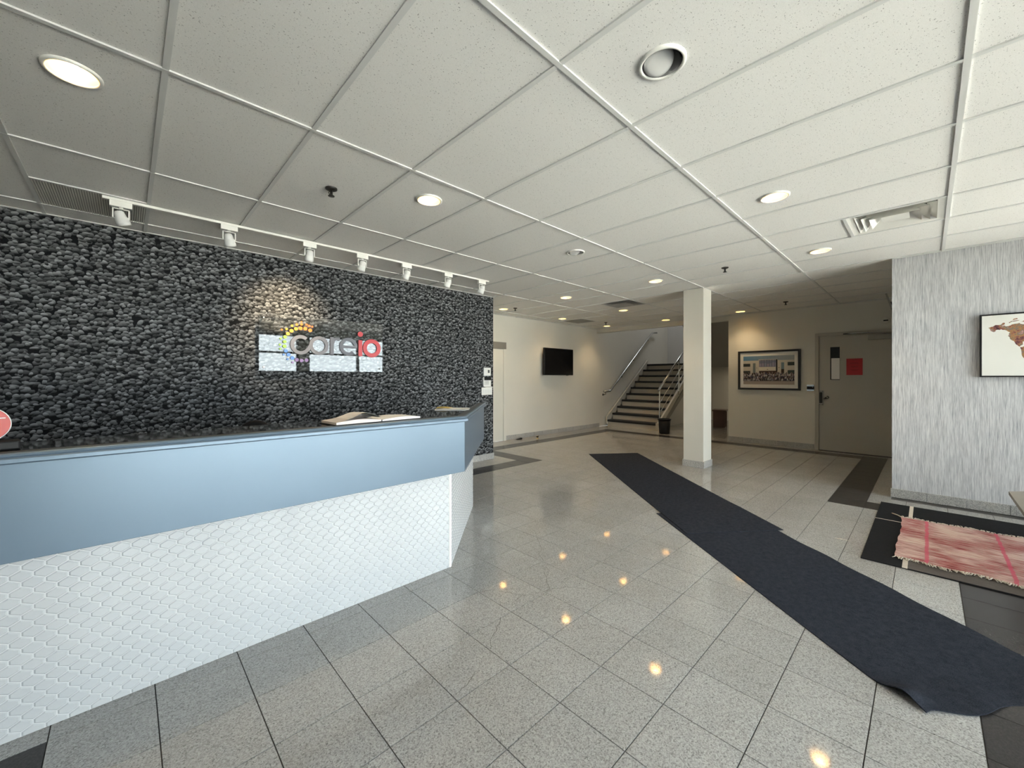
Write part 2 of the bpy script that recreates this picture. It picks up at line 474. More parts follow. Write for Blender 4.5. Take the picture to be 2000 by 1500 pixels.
mb = MB().box(LEFT_X, PEB_X1, PEB_Y, FAR_Y, 0, H)
for i in range(len(mb.f)):
    mb.mi[i] = 1 if i == 2 else 0
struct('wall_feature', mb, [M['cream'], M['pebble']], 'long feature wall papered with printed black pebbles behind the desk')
struct('wall_far', MB().box(LEFT_X, BACK_X + 0.15, FAR_Y, FAR_Y + 0.15, 0, 5.5), M['cream'], 'cream wall carrying the dark television, running into the stairwell')
struct('wall_back', MB().box(BACK_X, BACK_X + 0.15, 2.98, FAR_Y, 0, 5.5), M['stairwall'], 'grey end wall of the stairwell behind the landing')
struct('wall_door', MB().box(DOOR_X, BACK_X + 0.15, GRAY_Y, 2.98, 0, 5.5), M['cream'], 'cream wall with the framed group photograph and the beige door')
mb = MB().box(GRAY_X, BACK_X + 0.15, GLASS_Y - 0.15, GRAY_Y, 0, H)
for i in range(len(mb.f)):
    mb.mi[i] = 1 if i == 5 else 0
struct('wall_right', mb, [M['cream'], M['grass']], 'pale grey streaked grasscloth wall at the right')
struct('wall_header', MB().box(DOOR_X, DOOR_X + 0.12, 2.98, FAR_Y, 2.595, 5.5), M['cream'], 'cream header beam over the stairwell opening')
mb = MB().box(LEFT_X, GRAY_X, GLASS_Y - 0.15, GLASS_Y, 2.55, 3.05)
mb.box(LEFT_X, -0.45, GLASS_Y - 0.15, GLASS_Y, 0, 2.55)
mb.box(6.15, GRAY_X, GLASS_Y - 0.15, GLASS_Y, 0, 2.55)
mb.box(3.42, 3.68, GLASS_Y - 0.15, GLASS_Y, 0, 2.55)
struct('wall_front', mb, M['cream'], 'cream piers and lintel around the glazed entrance front')
struct('wall_left', MB().box(LEFT_X - 0.15, LEFT_X, GLASS_Y - 0.15, FAR_Y + 0.15, 0, 3.05), M['cream'], 'cream end wall beyond the left end of the desk')
mb = MB().box(DOOR_X, BACK_X + 0.15, 2.98, FAR_Y + 0.15, 5.5, 5.6)
struct('ceiling_stairwell', mb, M['stairwall'], 'stairwell ceiling high above the stairs', 'ceiling')
ld = bpy.data.lights.new('stairwell_fill', 'AREA'); ld.shape = 'RECTANGLE'; ld.size = 1.2; ld.size_y = 0.6; ld.energy = 9; ld.color = (0.95, 0.97, 1.0)   # unseen fill light, added to lift the dim stairwell walls
lo = bpy.data.objects.new('stairwell_fill', ld); link(lo); lo.location = (12.3, 5.2, 5.45)
ld = bpy.data.lights.new('passage_fill', 'AREA'); ld.shape = 'RECTANGLE'; ld.size = 0.5; ld.size_y = 0.3; ld.energy = 2.2; ld.color = (1.0, 0.85, 0.6)      # added warm fill below the landing, brightens the wall behind the stool
lo = bpy.data.objects.new('passage_fill', ld); link(lo); lo.location = (12.9, 3.6, 1.69)

# glazed entrance front behind the camera
wi = 0
spans = [(-0.45, 0.80), (0.80, 2.05), (2.05, 3.42), (3.68, 5.1), (5.1, 6.15)]
for x0, x1 in spans:
    wi += 1
    w = empty('window_%d' % wi, ((x0 + x1) / 2, GLASS_Y - 0.08, 0))
    tag(w, 'tall dark-framed entrance glazing, bay %d from the left end wall' % wi, 'window', kind='structure')
    hw = (x1 - x0) / 2; fw = 0.035
    fr = MB().box(-hw, -hw + fw, -0.04, 0.04, 0, 2.55).box(hw - fw, hw, -0.04, 0.04, 0, 2.55)
    fr.box(-hw, hw, -0.04, 0.04, 0, 0.10).box(-hw, hw, -0.04, 0.04, 2.50, 2.55).box(-hw, hw, -0.04, 0.04, 2.02, 2.07)
    fr.build('window_frame', M['alu'], w)
    for z0, z1 in ((0.10, 2.02), (2.07, 2.50)):
        MB().box(-hw + fw, hw - fw, -0.004, 0.004, z0, z1).build('pane', M['window_glass'], w)
struct('ground_outside', MB().box(-25, 30, -40, GLASS_Y - 0.15, -0.12, -0.02), M['pavement'], 'pale pavement outside the entrance front', 'pavement')

# ------------------------------------------------------------------ floor: slab, granite tiles, dark border
floor = MB().box(LEFT_X, BACK_X, GLASS_Y - 0.15, FAR_Y, -0.10, -0.005).build('floor', M['grout'])
tag(floor, 'polished grey granite tiled floor with a dark tile border', 'floor', kind='structure')

def tile_mesh(name, sx, sy, m):
    g = 0.0019; b = 0.0003; hx, hy = sx / 2 - g, sy / 2 - g
    vs = []
    for (ax, ay, z) in ((hx, hy, -0.006), (hx, hy, -b), (hx - b, hy - b, 0.0)):
        vs += [(-ax, -ay, z), (ax, -ay, z), (ax, ay, z), (-ax, ay, z)]
    fs = [(8, 9, 10, 11)]
    for l in (0, 4):
        fs += [(l + i, l + (i + 1) % 4, l + 4 + (i + 1) % 4, l + 4 + i) for i in range(4)]
    return MB().add(vs, fs), m

def is_dark(x, y):
    i = math.floor((x - TX0) / T + 1e-6); j = math.floor((y - TY0) / T + 1e-6)
    if i <= -4 and y < 2.4: return True                      # strip at the left of the desk front
    if j <= -4 and x < 5.4: return True                      # dark entrance zone
    if j == -1 and x > TX0 + 16 * T - 0.01 and x < TX0 + 28 * T: return True   # strip beside the right-hand recess
    if i == 16 and y < TY0: return True                      # along the grasscloth wall
    if i == 27 and y > TY0 - T - 0.01 and y < TY0 + 17 * T: return True        # along the door wall and stairs
    if j == 16 and x > TX0 + 13 * T - 0.01 and x < TX0 + 28 * T: return True   # along the television wall
    if i == 13 and y > TY0 + 12 * T - 0.01 and y < TY0 + 17 * T: return True   # around the end of the feature wall
    if j == 12 and x < TX0 + 14 * T: return True             # along the feature wall
    return False

CC, SS = 0.6941, 0.7199
def project(x, y, z):
    d = x * CC + y * SS
    if d < 0.3: return None
    return 1000 + FPX * (x * SS - y * CC) / d, 738.5 - (z - CAM_H) * FPX / d, d

def hidden_by_desk(x, y):
    if y > 2.37:
        k = 2.365 / y
        if x * k < 1.67: return True
        s = (2.62 - 1.669) / 0.98
        # diagonal wing
        for q in range(21):
            px = 1.669 + 0.96 * q / 20; py = 2.365 + 0.96 * q / 20
            if abs(px / py - x / y) < 0.012 and y > py: return True
    return False

def seg_hits(x, y, ax, ay, bx, by):
    # does the sight line from the camera to (x,y) cross the wall segment a-b
    def cr(ox, oy, px, py): return ox * py - oy * px
    d1 = cr(x, y, ax, ay); d2 = cr(x, y, bx, by)
    if d1 * d2 > 0: return False
    e1 = cr(bx - ax, by - ay, -ax, -ay); e2 = cr(bx - ax, by - ay, x - ax, y - ay)
    return e1 * e2 < 0

tiles = []
for i in range(-15, 45):
    for j in range(-13, 20):
        x0, y0 = TX0 + i * T, TY0 + j * T
        x1, y1 = x0 + T, y0 + T
        lim_x1 = BACK_X if (y0 + y1) / 2 > 2.98 else DOOR_X
        lim_y1 = PEB_Y if (x0 + x1) / 2 < PEB_X1 else FAR_Y
        lim_y0 = GRAY_Y if (x0 + x1) / 2 > GRAY_X else GLASS_Y
        x1c, y1c, y0c, x0c = min(x1, lim_x1), min(y1, lim_y1), max(y0, lim_y0), max(x0, LEFT_X)
        if (x0 + x1) / 2 < GRAY_X: x1c = min(x1c, GRAY_X) if y1 < GRAY_Y else x1c
        if x1c - x0c < 0.03 or y1c - y0c < 0.03: continue
        cx, cy = (x0c + x1c) / 2, (y0c + y1c) / 2
        pr = project(cx, cy, 0)
        vis = 0.0
        if pr and -60 < pr[0] < 2060 and pr[1] < 1560 and not hidden_by_desk(cx, cy) \
           and not seg_hits(cx, cy, LEFT_X, PEB_Y, PEB_X1, PEB_Y) and not seg_hits(cx, cy, GRAY_X, -3, GRAY_X, GRAY_Y):
            vis = (x1c - x0c) * (y1c - y0c) / pr[2] ** 3
        tiles.append((vis, x0c, x1c, y0c, y1c, is_dark(x0 + T / 2, y0 + T / 2)))
tiles.sort(key=lambda q: -q[0])
shared = {}
far_mb = MB()
for k, (vis, x0, x1, y0, y1, dark) in enumerate(tiles):
    sx, sy = round(x1 - x0, 3), round(y1 - y0, 3)
    if k < 300 and vis > 0:
        key = (sx, sy, dark)
        if key not in shared:
            q, m = tile_mesh('floor_tile', sx, sy, M['granite_dark'] if dark else M['granite'])
            shared[key] = q.mesh('floor_tile', m)
        inst('floor_tile', shared[key], floor, ((x0 + x1) / 2, (y0 + y1) / 2, 0))
    else:
        q, m = tile_mesh('floor_tile', sx, sy, None)
        far_mb.cm = 1 if dark else 0
        far_mb.add([(v[0] + (x0 + x1) / 2, v[1] + (y0 + y1) / 2, v[2]) for v in q.v], q.f)
fo = far_mb.build('distant_floor_tiles', [M['granite'], M['granite_dark']], floor)
fo['kind'] = 'stuff'

# hairline cracks across the middle tiles
def floor_at(px, py):
    d = CAM_H * FPX / (py - 738.5); t = (px - 1000) / FPX
    return d * (t * SS + CC), d * (-t * CC + SS)
def crack(pts, w):
    P = [floor_at(*p) for p in pts]; R = []
    for a, b in zip(P, P[1:]):
        for q in range(4):
            f = q / 4
            R.append((a[0] + (b[0] - a[0]) * f + random.uniform(-.006, .006), a[1] + (b[1] - a[1]) * f + random.uniform(-.006, .006)))
    R.append(P[-1]); m = MB(); L = []
    for i, p in enumerate(R):
        q = R[min(i + 1, len(R) - 1)]; o = R[max(i - 1, 0)]
        d = Vector((q[0] - o[0], q[1] - o[1])).normalized(); ww = w * random.uniform(0.5, 1.2) / 2
        L.append((p[0] - d.y * ww, p[1] + d.x * ww)); L.append((p[0] + d.y * ww, p[1] - d.x * ww))
    m.add([(x, y, 0.0004) for x, y in L], [(2 * i, 2 * i + 1, 2 * i + 3, 2 * i + 2) for i in range(len(R) - 1)])
    m.build('floor_crack', M['crack'], floor)
crack([(1042, 1034), (1052, 1056), (1058, 1072), (1052, 1080), (1061, 1095)], 0.0028)
crack([(1063, 1116), (1068, 1135), (1074, 1150)], 0.0025)
crack([(1074, 1151), (1105, 1146), (1135, 1149), (1170, 1153), (1212, 1160), (1235, 1165)], 0.0028)
crack([(1074, 1151), (1045, 1160), (1020, 1163), (996, 1158), (960, 1152), (935, 1158)], 0.0028)
crack([(1018, 1165), (1004, 1175), (998, 1185)], 0.0024)
crack([(978, 1208), (970, 1230), (957, 1250), (958, 1267)], 0.0032)
crack([(925, 1317), (916, 1334), (897, 1350), (890, 1358)], 0.0028)

# ------------------------------------------------------------------ ceiling: slab, tiles, grid bars
ceil = MB().box(LEFT_X, DOOR_X, GLASS_Y - 0.15, FAR_Y, 2.98, 3.08).build('ceiling', M['plenum'])
tag(ceil, 'suspended ceiling of speckled off-white tiles in a pale metal grid', 'ceiling', kind='structure')

LIT = [(-0.172, 2.63), (1.658, 2.63), (3.488, 0.79), (5.318, 0.79), (5.318, 2.63), (8.978, 2.63),
       (5.318, 4.21), (7.148, 4.21), (9.03, 4.21), (5.318, 5.76), (7.148, 5.76), (8.978, 5.76)]
UNLIT = [(1.658, 0.79), (3.488, 2.63)]
EYE_R = {}
HOLES = [(x, y, 0.086) for x, y in LIT + UNLIT]
EYEBALL_R = 0.086
VENTS = [(4.393, 5.003, -0.12, 0.49), (6.2235, 6.8335, 3.5475, 4.157)]
RETURN = (-0.4865, 0.1235, 4.20, 4.77)
PANEL = (7.4435, 8.0535, 5.45, 5.9925)
SPECIAL = VENTS + [RETURN, PANEL]
TZ = H + 0.008
cmesh = {}
def ceiling_tile(x0, x1, y0, y1):
    g = 0.004
    hs = [(hx - (x0 + x1) / 2, hy - (y0 + y1) / 2, r) for hx, hy, r in HOLES if x0 < hx < x1 and y0 < hy < y1]
    sx, sy = (x1 - x0) / 2 - g, (y1 - y0) / 2 - g
    key = (round(sx, 3), round(sy, 3), tuple((round(a, 3), round(b, 3)) for a, b, r in hs))
    if key not in cmesh:
        outer = [(-sx, -sy), (sx, -sy), (sx, sy), (-sx, sy)]
        loops = [outer] + [[(hx + r * math.cos(2 * math.pi * i / 28), hy - r * math.sin(2 * math.pi * i / 28)) for i in range(28)] for hx, hy, r in hs]
        if hs:
            tri = tessellate_polygon([[Vector((a, b, 0)) for a, b in lp] for lp in loops])
            flat = [p for lp in loops for p in lp]
            m = MB().add([(a, b, 0) for a, b in flat], [tuple(t) for t in tri])
            n = len(outer)
            m.add([(a, b, 0) for a, b in outer] + [(a, b, 0.016) for a, b in outer], [(i, (i + 1) % n, n + (i + 1) % n, n + i) for i in range(n)])
        else:
            m = MB().box(-sx, sx, -sy, sy, 0, 0.016)
        cmesh[key] = m.mesh('ceiling_tile', M['ctile'])
    inst('ceiling_tile', cmesh[key], ceil, ((x0 + x1) / 2, (y0 + y1) / 2, TZ))

xs = [GX0 + GXP * k for k in range(-7, 16)]
xs = [LEFT_X] + [x for x in xs if LEFT_X + 0.05 < x < DOOR_X - 0.05] + [DOOR_X]
ys = [GLASS_Y] + [y for y in GY if GLASS_Y + 0.05 < y < FAR_Y - 0.05] + [FAR_Y]
extra_bars = []
for i in range(len(xs) - 1):
    for j in range(len(ys) - 1):
        x0, x1, y0, y1 = xs[i], xs[i + 1], ys[j], ys[j + 1]
        mx, my = (x0 + x1) / 2, (y0 + y1) / 2
        if mx < PEB_X1 - 0.3: y1 = min(y1, PEB_Y)
        if mx > GRAY_X + 0.3: y0 = max(y0, GRAY_Y)
        if y1 - y0 < 0.05: continue
        cuts = [(a, b) for (p, q, a, b) in SPECIAL if abs(p - x0) < 0.05 and a < y1 - 0.05 and b > y0 + 0.05]
        y = y0
        for a, b in sorted(cuts):
            if a - y > 0.05:
                ceiling_tile(x0, x1, y, a); extra_bars.append((x0, x1, a))
            y = b
            if y1 - b > 0.05: extra_bars.append((x0, x1, b))
        if y1 - y > 0.05: ceiling_tile(x0, x1, y, y1)
BW = 0.012
def bar(x0, x1, y0, y1, along):
    m = MB()
    if along == 'x': m.box(x0, x1, y0 - BW, y0 + BW, H, H + 0.0075).box(x0, x1, y0 - 0.003, y0 + 0.003, H + 0.0075, H + 0.04)
    else: m.box(x0 - BW, x0 + BW, y0, y1, H + 0.0008, H + 0.0078).box(x0 - 0.003, x0 + 0.003, y0, y1, H + 0.0078, H + 0.04)
    m.build('grid_bar', M['tbar'], ceil)
for y in ys[1:-1]:
    xa = PEB_X1 if y > PEB_Y else LEFT_X
    xb = GRAY_X if y < GRAY_Y else DOOR_X
    bar(xa, xb, y, y, 'x')
for x in xs[1:-1]:
    yb = PEB_Y if x < PEB_X1 else FAR_Y
    ya = GRAY_Y if x > GRAY_X else GLASS_Y
    bar(x, x, ya, yb, 'y')
for x0, x1, y in extra_bars: bar(x0 + 0.012, x1 - 0.012, y, y, 'x')
# wall angle where the grid meets the walls
for a in ((LEFT_X, PEB_X1, PEB_Y - 0.020, PEB_Y), (PEB_X1, DOOR_X, FAR_Y - 0.02, FAR_Y), (GRAY_X - 0.02, GRAY_X, GLASS_Y, GRAY_Y), (DOOR_X - 0.02, DOOR_X, GRAY_Y, FAR_Y - 0.02), (PEB_X1, PEB_X1 + 0.02, PEB_Y, FAR_Y - 0.02)):
    MB().box(*a, H - 0.001, H + 0.006).build('wall_angle', M['tbar'], ceil)

# ------------------------------------------------------------------ column and baseboards
col = empty('column', (6.352, 2.462, 0)); tag(col, 'square cream column standing alone in the middle of the hall', 'column', kind='structure')
MB().box(-0.155, 0.155, -0.15, 0.15, 0, H).build('shaft', M['cream'], col, bevel=0.004)
bb = 0.012
for dx0, dx1, dy0, dy1 in ((-0.155 - bb, 0.155 + bb, -0.15 - bb, -0.15), (-0.155 - bb, -0.155, -0.15, 0.15), (-0.155 - bb, 0.155 + bb, 0.15, 0.15 + bb), (0.155, 0.155 + bb, -0.15, 0.15)):
    MB().box(dx0, dx1, dy0, dy1, 0, 0.10).build('baseboard_tile', M['granite_base'], col, bevel=0.002)

def baseboard(name, p0, p1, side, label, h=0.10, th=0.012):
    """pieces of granite from p0 to p1; side = unit vector into the room"""
    p0 = Vector(p0); p1 = Vector(p1); L = (p1 - p0).length; d = (p1 - p0) / L; s = Vector(side)
    root = empty(name, (p0.x, p0.y, 0)); tag(root, label, 'baseboard', kind='structure')
    n = max(1, round(L / T)); st = L / n
    for k in range(n):
        a = d * (k * st + 0.0012); b = d * ((k + 1) * st - 0.0012)
        c = [a, b, b + s * th, a + s * th]
        ar = sum(c[i].x * c[(i + 1) % 4].y - c[(i + 1) % 4].x * c[i].y for i in range(4))
        if ar < 0: c = c[::-1]
        MB().prism([(v.x, v.y) for v in c], 0.0, h).build('baseboard_tile', M['granite_base'], root, bevel=0.002, segs=1)
baseboard('baseboard_feature', (2.9, PEB_Y), (PEB_X1 + 0.012, PEB_Y), (0, -1), 'grey granite baseboard under the end of the pebble wall')
baseboard('baseboard_far', (5.93, FAR_Y), (9.50, FAR_Y), (0, -1), 'grey granite baseboard under the television wall')
baseboard('baseboard_door', (DOOR_X, 1.48), (DOOR_X, 2.98), (-1, 0), 'grey granite baseboard under the framed group photograph')
baseboard('baseboard_right', (GRAY_X, GRAY_Y + 0.012), (GRAY_X, -2.0), (-1, 0), 'grey granite baseboard under the grasscloth wall')

# ------------------------------------------------------------------ reception desk
base_path = [(-1.7, 2.365), (1.669, 2.365), (2.630, 3.326)]
panel_path = [(-1.7, 2.257), (1.714, 2.257), (2.800, 3.343)]
desk = empty('reception_desk', (0, 0, 0))
tag(desk, 'reception desk with slate blue upper panel over a white hexagon-tiled base', 'desk')
MB().prism(band(base_path, 0, -0.10, 0, 0), 0.0, 0.96).build('base', M['white_grout'], desk)
up = MB().prism(band(panel_path, 0, -0.09, 0, 0), 0.693, 1.05).build('upper_panel', M['blue'], desk, bevel=0.002)
up['label'] = 'slate blue lacquered upper panel'
# moulding: two stepped rolls round the edge of the top
mo = MB()
prof = [(0.0, 1.046), (0.020, 1.046), (0.025, 1.051), (0.025, 1.064), (0.021, 1.068), (0.016, 1.0695), (0.018, 1.074), (0.015, 1.081), (0.008, 1.0845), (-0.004, 1.085), (-0.004, 1.046)]
rows = [[(x, y, z) for x, y in offset_path(panel_path, o)] for o, z in prof]
nr, npth = len(rows), len(panel_path)
mo.cs = False
mo.add([p for r in rows for p in r], [(a * npth + k, a * npth + k + 1, ((a + 1) % nr) * npth + k + 1, ((a + 1) % nr) * npth + k) for a in range(nr) for k in range(npth - 1)] + [tuple(a * npth + npth - 1 for a in range(nr))])
mo.build('moulding', M['blue'], desk)
MB().prism(band(panel_path, -0.004, -0.055, 0, 0), 1.046, 1.0845).build('edge_band', M['slate'], desk)
MB().prism(band(panel_path, -0.09, -0.75, 0, 0), 0.72, 0.75).build('worktop', M['blackstone'], desk)
for sx_ in (-1.7, 0.3): MB().box(sx_, sx_ + 0.04, 2.47, 2.98, 0.0, 0.72).build('support_panel', M['blue'], desk)
MB().box(1.655, 1.675, 2.360, 2.372, 0.0, 0.70).build('corner_trim', M['whitepaint'], desk, bevel=0.003)

ct = MB().prism(band(panel_path, -0.055, -0.36, 0, 0), 1.053, 1.085).build('countertop', M['blackstone'], None, bevel=0.002)
tag(ct, 'polished black stone transaction top of the reception desk', 'countertop')

# elongated hexagon tiles, pillowed, 6 cm wide
HW, HT, HE = 0.030, 0.0166, 0.00735          # half width, tip rise, half of the upright edge
PITCH_Z = 2 * HE + HT
def clip(poly, axis, lim, keep_less):
    out = []
    for a, b in zip(poly, poly[1:] + poly[:1]):
        ia = (a[axis] <= lim) if keep_less else (a[axis] >= lim); ib = (b[axis] <= lim) if keep_less else (b[axis] >= lim)
        if ia: out.append(a)
        if ia != ib:
            f = (lim - a[axis]) / (b[axis] - a[axis]); out.append((a[0] + (b[0] - a[0]) * f, a[1] + (b[1] - a[1]) * f))
    return out
def hex_poly():
    g = 0.0016
    return [(HW - g, -HE + g * .3), (HW - g, HE - g * .3), (0, HE + HT - g * 1.2), (-HW + g, HE - g * .3), (-HW + g, -HE + g * .3), (0, -HE - HT + g * 1.2)]
def pillow(m, poly, place):
    cx = sum(p[0] for p in poly) / len(poly); cz = sum(p[1] for p in poly) / len(poly); n = len(poly)
    vs = []
    for inset, h in ((0.0, -0.001), (0.0, 0.0010), (0.0048, 0.0046)):
        for p in poly:
            dx, dz = cx - p[0], cz - p[1]; L = max(math.hypot(dx, dz), 1e-6)
            vs.append(place(p[0] + dx / L * inset, p[1] + dz / L * inset, h))
    fs = [tuple(2 * n + i for i in range(n))]
    for l in (0, n): fs += [(l + i, l + (i + 1) % n, l + n + (i + 1) % n, l + n + i) for i in range(n)]
    m.add(vs, fs)
    return m
hexm = pillow(MB(), hex_poly(), lambda u, w, h: (u, -h, w)).mesh('hex_tile', M['white_tile'])
faces = [((-1.7, 2.365), (1, 0), 3.369 - 0.012, 0.0), ((1.669, 2.365), (0.70711, 0.70711), 1.359, math.radians(45))]
cand = []; rest = MB()
for fi, (o, d, L, rz) in enumerate(faces):
    nrm = (d[1], -d[0]); nu = int(L / (2 * HW)) + 2; nz = int(0.72 / PITCH_Z) + 2
    for j in range(nz):
        for i in range(nu):
            u = i * 2 * HW + (HW if j % 2 else 0.0) + (0.012 if fi else 0.004); w = 0.010 + j * PITCH_Z
            if u - HW > L or w - HE - HT > 0.70: continue
            full = u - HW > 0.003 and u + HW < L - 0.001 and w - HE - HT > 0 and w + HE + HT < 0.70
            x, y = o[0] + d[0] * u, o[1] + d[1] * u
            pr = project(x, y, w)
            vis = 0
            if pr and -10 < pr[0] < 2000 and -10 < pr[1] < 1510 and w < 0.70:
                cosv = abs(x * nrm[0] + y * nrm[1]) / math.hypot(x, y); vis = cosv / pr[2] ** 2
            if not full: vis = 0
            cand.append((vis, fi, u, w, x, y))
cand.sort(key=lambda q: -q[0])
for k, (vis, fi, u, w, x, y) in enumerate(cand):
    o, d, L, rz = faces[fi]
    if k < 300 and vis > 0:
        inst('hex_tile', hexm, desk, (x, y, w), rz)
    else:
        poly = [(u + a, w + b) for a, b in hex_poly()]
        poly = clip(clip(clip(clip(poly, 0, 0.012 if fi else 0.0, False), 0, L - 0.004, True), 1, 0.001, False), 1, 0.70, True)
        if len(poly) < 3 or (max(p[0] for p in poly) - min(p[0] for p in poly)) < 0.008 or (max(p[1] for p in poly) - min(p[1] for p in poly)) < 0.006: continue
        pillow(rest, poly, lambda a, b, h, o=o, d=d: (o[0] + d[0] * a + d[1] * h, o[1] + d[1] * a - d[0] * h, b))
ro = rest.build('small_hex_tiles', M['white_tile'], desk); ro['kind'] = 'stuff'

# ------------------------------------------------------------------ things on and behind the desk
CT = 1.0855
book = empty('guest_book', (1.105, 2.385, CT), math.radians(4)); tag(book, 'open guest book with curling pages lying on the black counter', 'book')
MB().box(-0.285, 0.285, -0.105, 0.105, 0, 0.004).build('cover', M['black'], book)
def pages(sgn, h, curl):
    def fn(u, v):
        x = sgn * (0.004 + 0.272 * u)
        z = 0.005 + h * (0.35 + 0.65 * math.sin(min(u * 2.2, 1.57))) * (1 - 0.55 * u * u) + curl * (u ** 3) * (0.3 + 0.7 * v)
        return (x, -0.098 + 0.196 * v, z)
    m = MB(); m.cs = True; m.grid(fn, 16, 6)
    n = len(m.v)
    # closed edges down to the cover
    for v in (0, 1):
        top = [fn(i / 16, v) for i in range(17)]
        m.add(top + [(p[0], p[1], 0.004) for p in top], [(i, i + 1, 18 + i, 17 + i) for i in range(16)])
    e = [fn(1, j / 6) for j in range(7)]
    m.add(e + [(p[0], p[1], 0.004) for p in e], [(j, j + 1, 8 + j, 7 + j) for j in range(6)])
    return m
pages(1, 0.020, 0.0).build('page_block', M['paper'], book)
pages(-1, 0.026, 0.0).build('page_block', M['pinkpaper'], book)
def leaf(lift, wav, x1):
    def fn(u, v):
        return (-x1 * u, -0.096 + 0.188 * v, 0.028 + lift * math.sin(u * 2.6) + wav * math.sin(3.1 * u + 2 * v) * u - 0.018 * u * u)
    m = MB(); m.cs = True
    return m.grid(fn, 14, 5)
leaf(0.024, 0.006, 0.22).build('loose_page', M['paper'], book)
leaf(0.034, 0.010, 0.19).build('loose_page', M['paper'], book)
leaf(0.014, 0.004, 0.25).build('loose_page', M['pinkpaper'], book)

mag = empty('magazine', (2.00, 2.80, CT), math.radians(-40)); tag(mag, 'folded magazine with yellow cover on the counter corner', 'magazine')
def magf(u, v): return (-0.14 + 0.28 * u, -0.10 + 0.20 * v, 0.006 + 0.006 * math.sin(5 * u) * math.sin(3 * v))
m = MB(); m.cs = True; m.grid(magf, 10, 6).build('page', M['paper'], mag)
m = MB(); m.cs = True; m.grid(lambda u, v: (-0.14 + 0.13 * u, -0.05 + 0.15 * v, 0.012 + 0.004 * math.sin(4 * u)), 8, 5).build('cover', M['yellow'], mag)
MB().box(-0.14, 0.14, -0.10, 0.10, 0.0, 0.003).build('back_cover', M['paper'], mag)

aw = empty('award_disc', (-0.372, 2.36, CT), math.radians(8)); tag(aw, 'red acrylic award disc on a black base at the desk end', 'award')
MB().box(-0.11, 0.085, -0.035, 0.045, 0, 0.034).build('stand', M['black'], aw, bevel=0.006)
MB().lathe([(0, -0.006), (0.062, -0.006), (0.062, -0.006), (0.062, 0.006), (0.062, 0.006), (0, 0.006)], (0, 0, 0.096), (0, 1, 0), 40, False).build('disc', M['redacrylic'], aw)
MB().lathe([(0.062, -0.007), (0.0645, -0.007), (0.0645, 0.007), (0.062, 0.007)], (0, 0, 0.096), (0, 1, 0), 40, False).build('rim', M['clearrim'], aw)
mk = MB()
for zz, x0, x1 in ((0.116, 0.012, 0.050), (0.104, -0.03, 0.03), (0.096, -0.03, 0.025), (0.088, -0.02, 0.028), (0.062, -0.03, 0.03)):
    mk.box(x0, x1, -0.0068, -0.006, zz, zz + 0.003)
mk.build('engraved_lines', M['whiteplastic'], aw)

ch = empty('office_chair', (0.75, 3.32, 0), math.radians(150)); tag(ch, 'black office chair behind the desk, only its rounded back top showing', 'chair')
MB().lathe([(0, 0), (0.03, 0), (0.03, 0.30), (0, 0.30)], (0, 0, 0.09), n=12).build('gas_lift', M['steel'], ch)
for k in range(5):
    a = k * 2 * math.pi / 5; l = Vector((math.cos(a), math.sin(a), 0))
    leg = MB().tube([l * 0.02 + Vector((0, 0, 0.11)), l * 0.28 + Vector((0, 0, 0.075))], 0.018, 8).build('leg', M['black'], ch)
    w = l.cross(Vector((0, 0, 1)))
    MB().cyl(l * 0.28 + w * 0.012 + Vector((0, 0, 0.028)), l * 0.28 - w * 0.012 + Vector((0, 0, 0.028)), 0.028, 14).build('caster', M['black'], leg)
MB().box(-0.24, 0.24, -0.23, 0.23, 0.39, 0.47).build('seat', M['black'], ch, bevel=0.03, segs=3)
bp = [(0.17 * math.sin(a) * (1 if abs(math.sin(a)) < 1 else 1), 0.30 * math.cos(a)) for a in [2 * math.pi * k / 32 for k in range(32)]]
MB().extrude([(x, 0.24, 0.772 + z) for x, z in bp][::-1], (0, 0.05, 0)).build('backrest', M['black'], ch, bevel=0.015, segs=3)
MB().box(-0.03, 0.03, 0.2, 0.26, 0.42, 0.7).build('back_bracket', M['black'], ch)
for s in (-1, 1):
    MB().tube([(s * 0.22, 0.1, 0.43), (s * 0.28, 0.1, 0.5), (s * 0.28, 0.1, 0.64), (s * 0.28, -0.12, 0.66)], 0.016, 8).build('armrest', M['black'], ch)

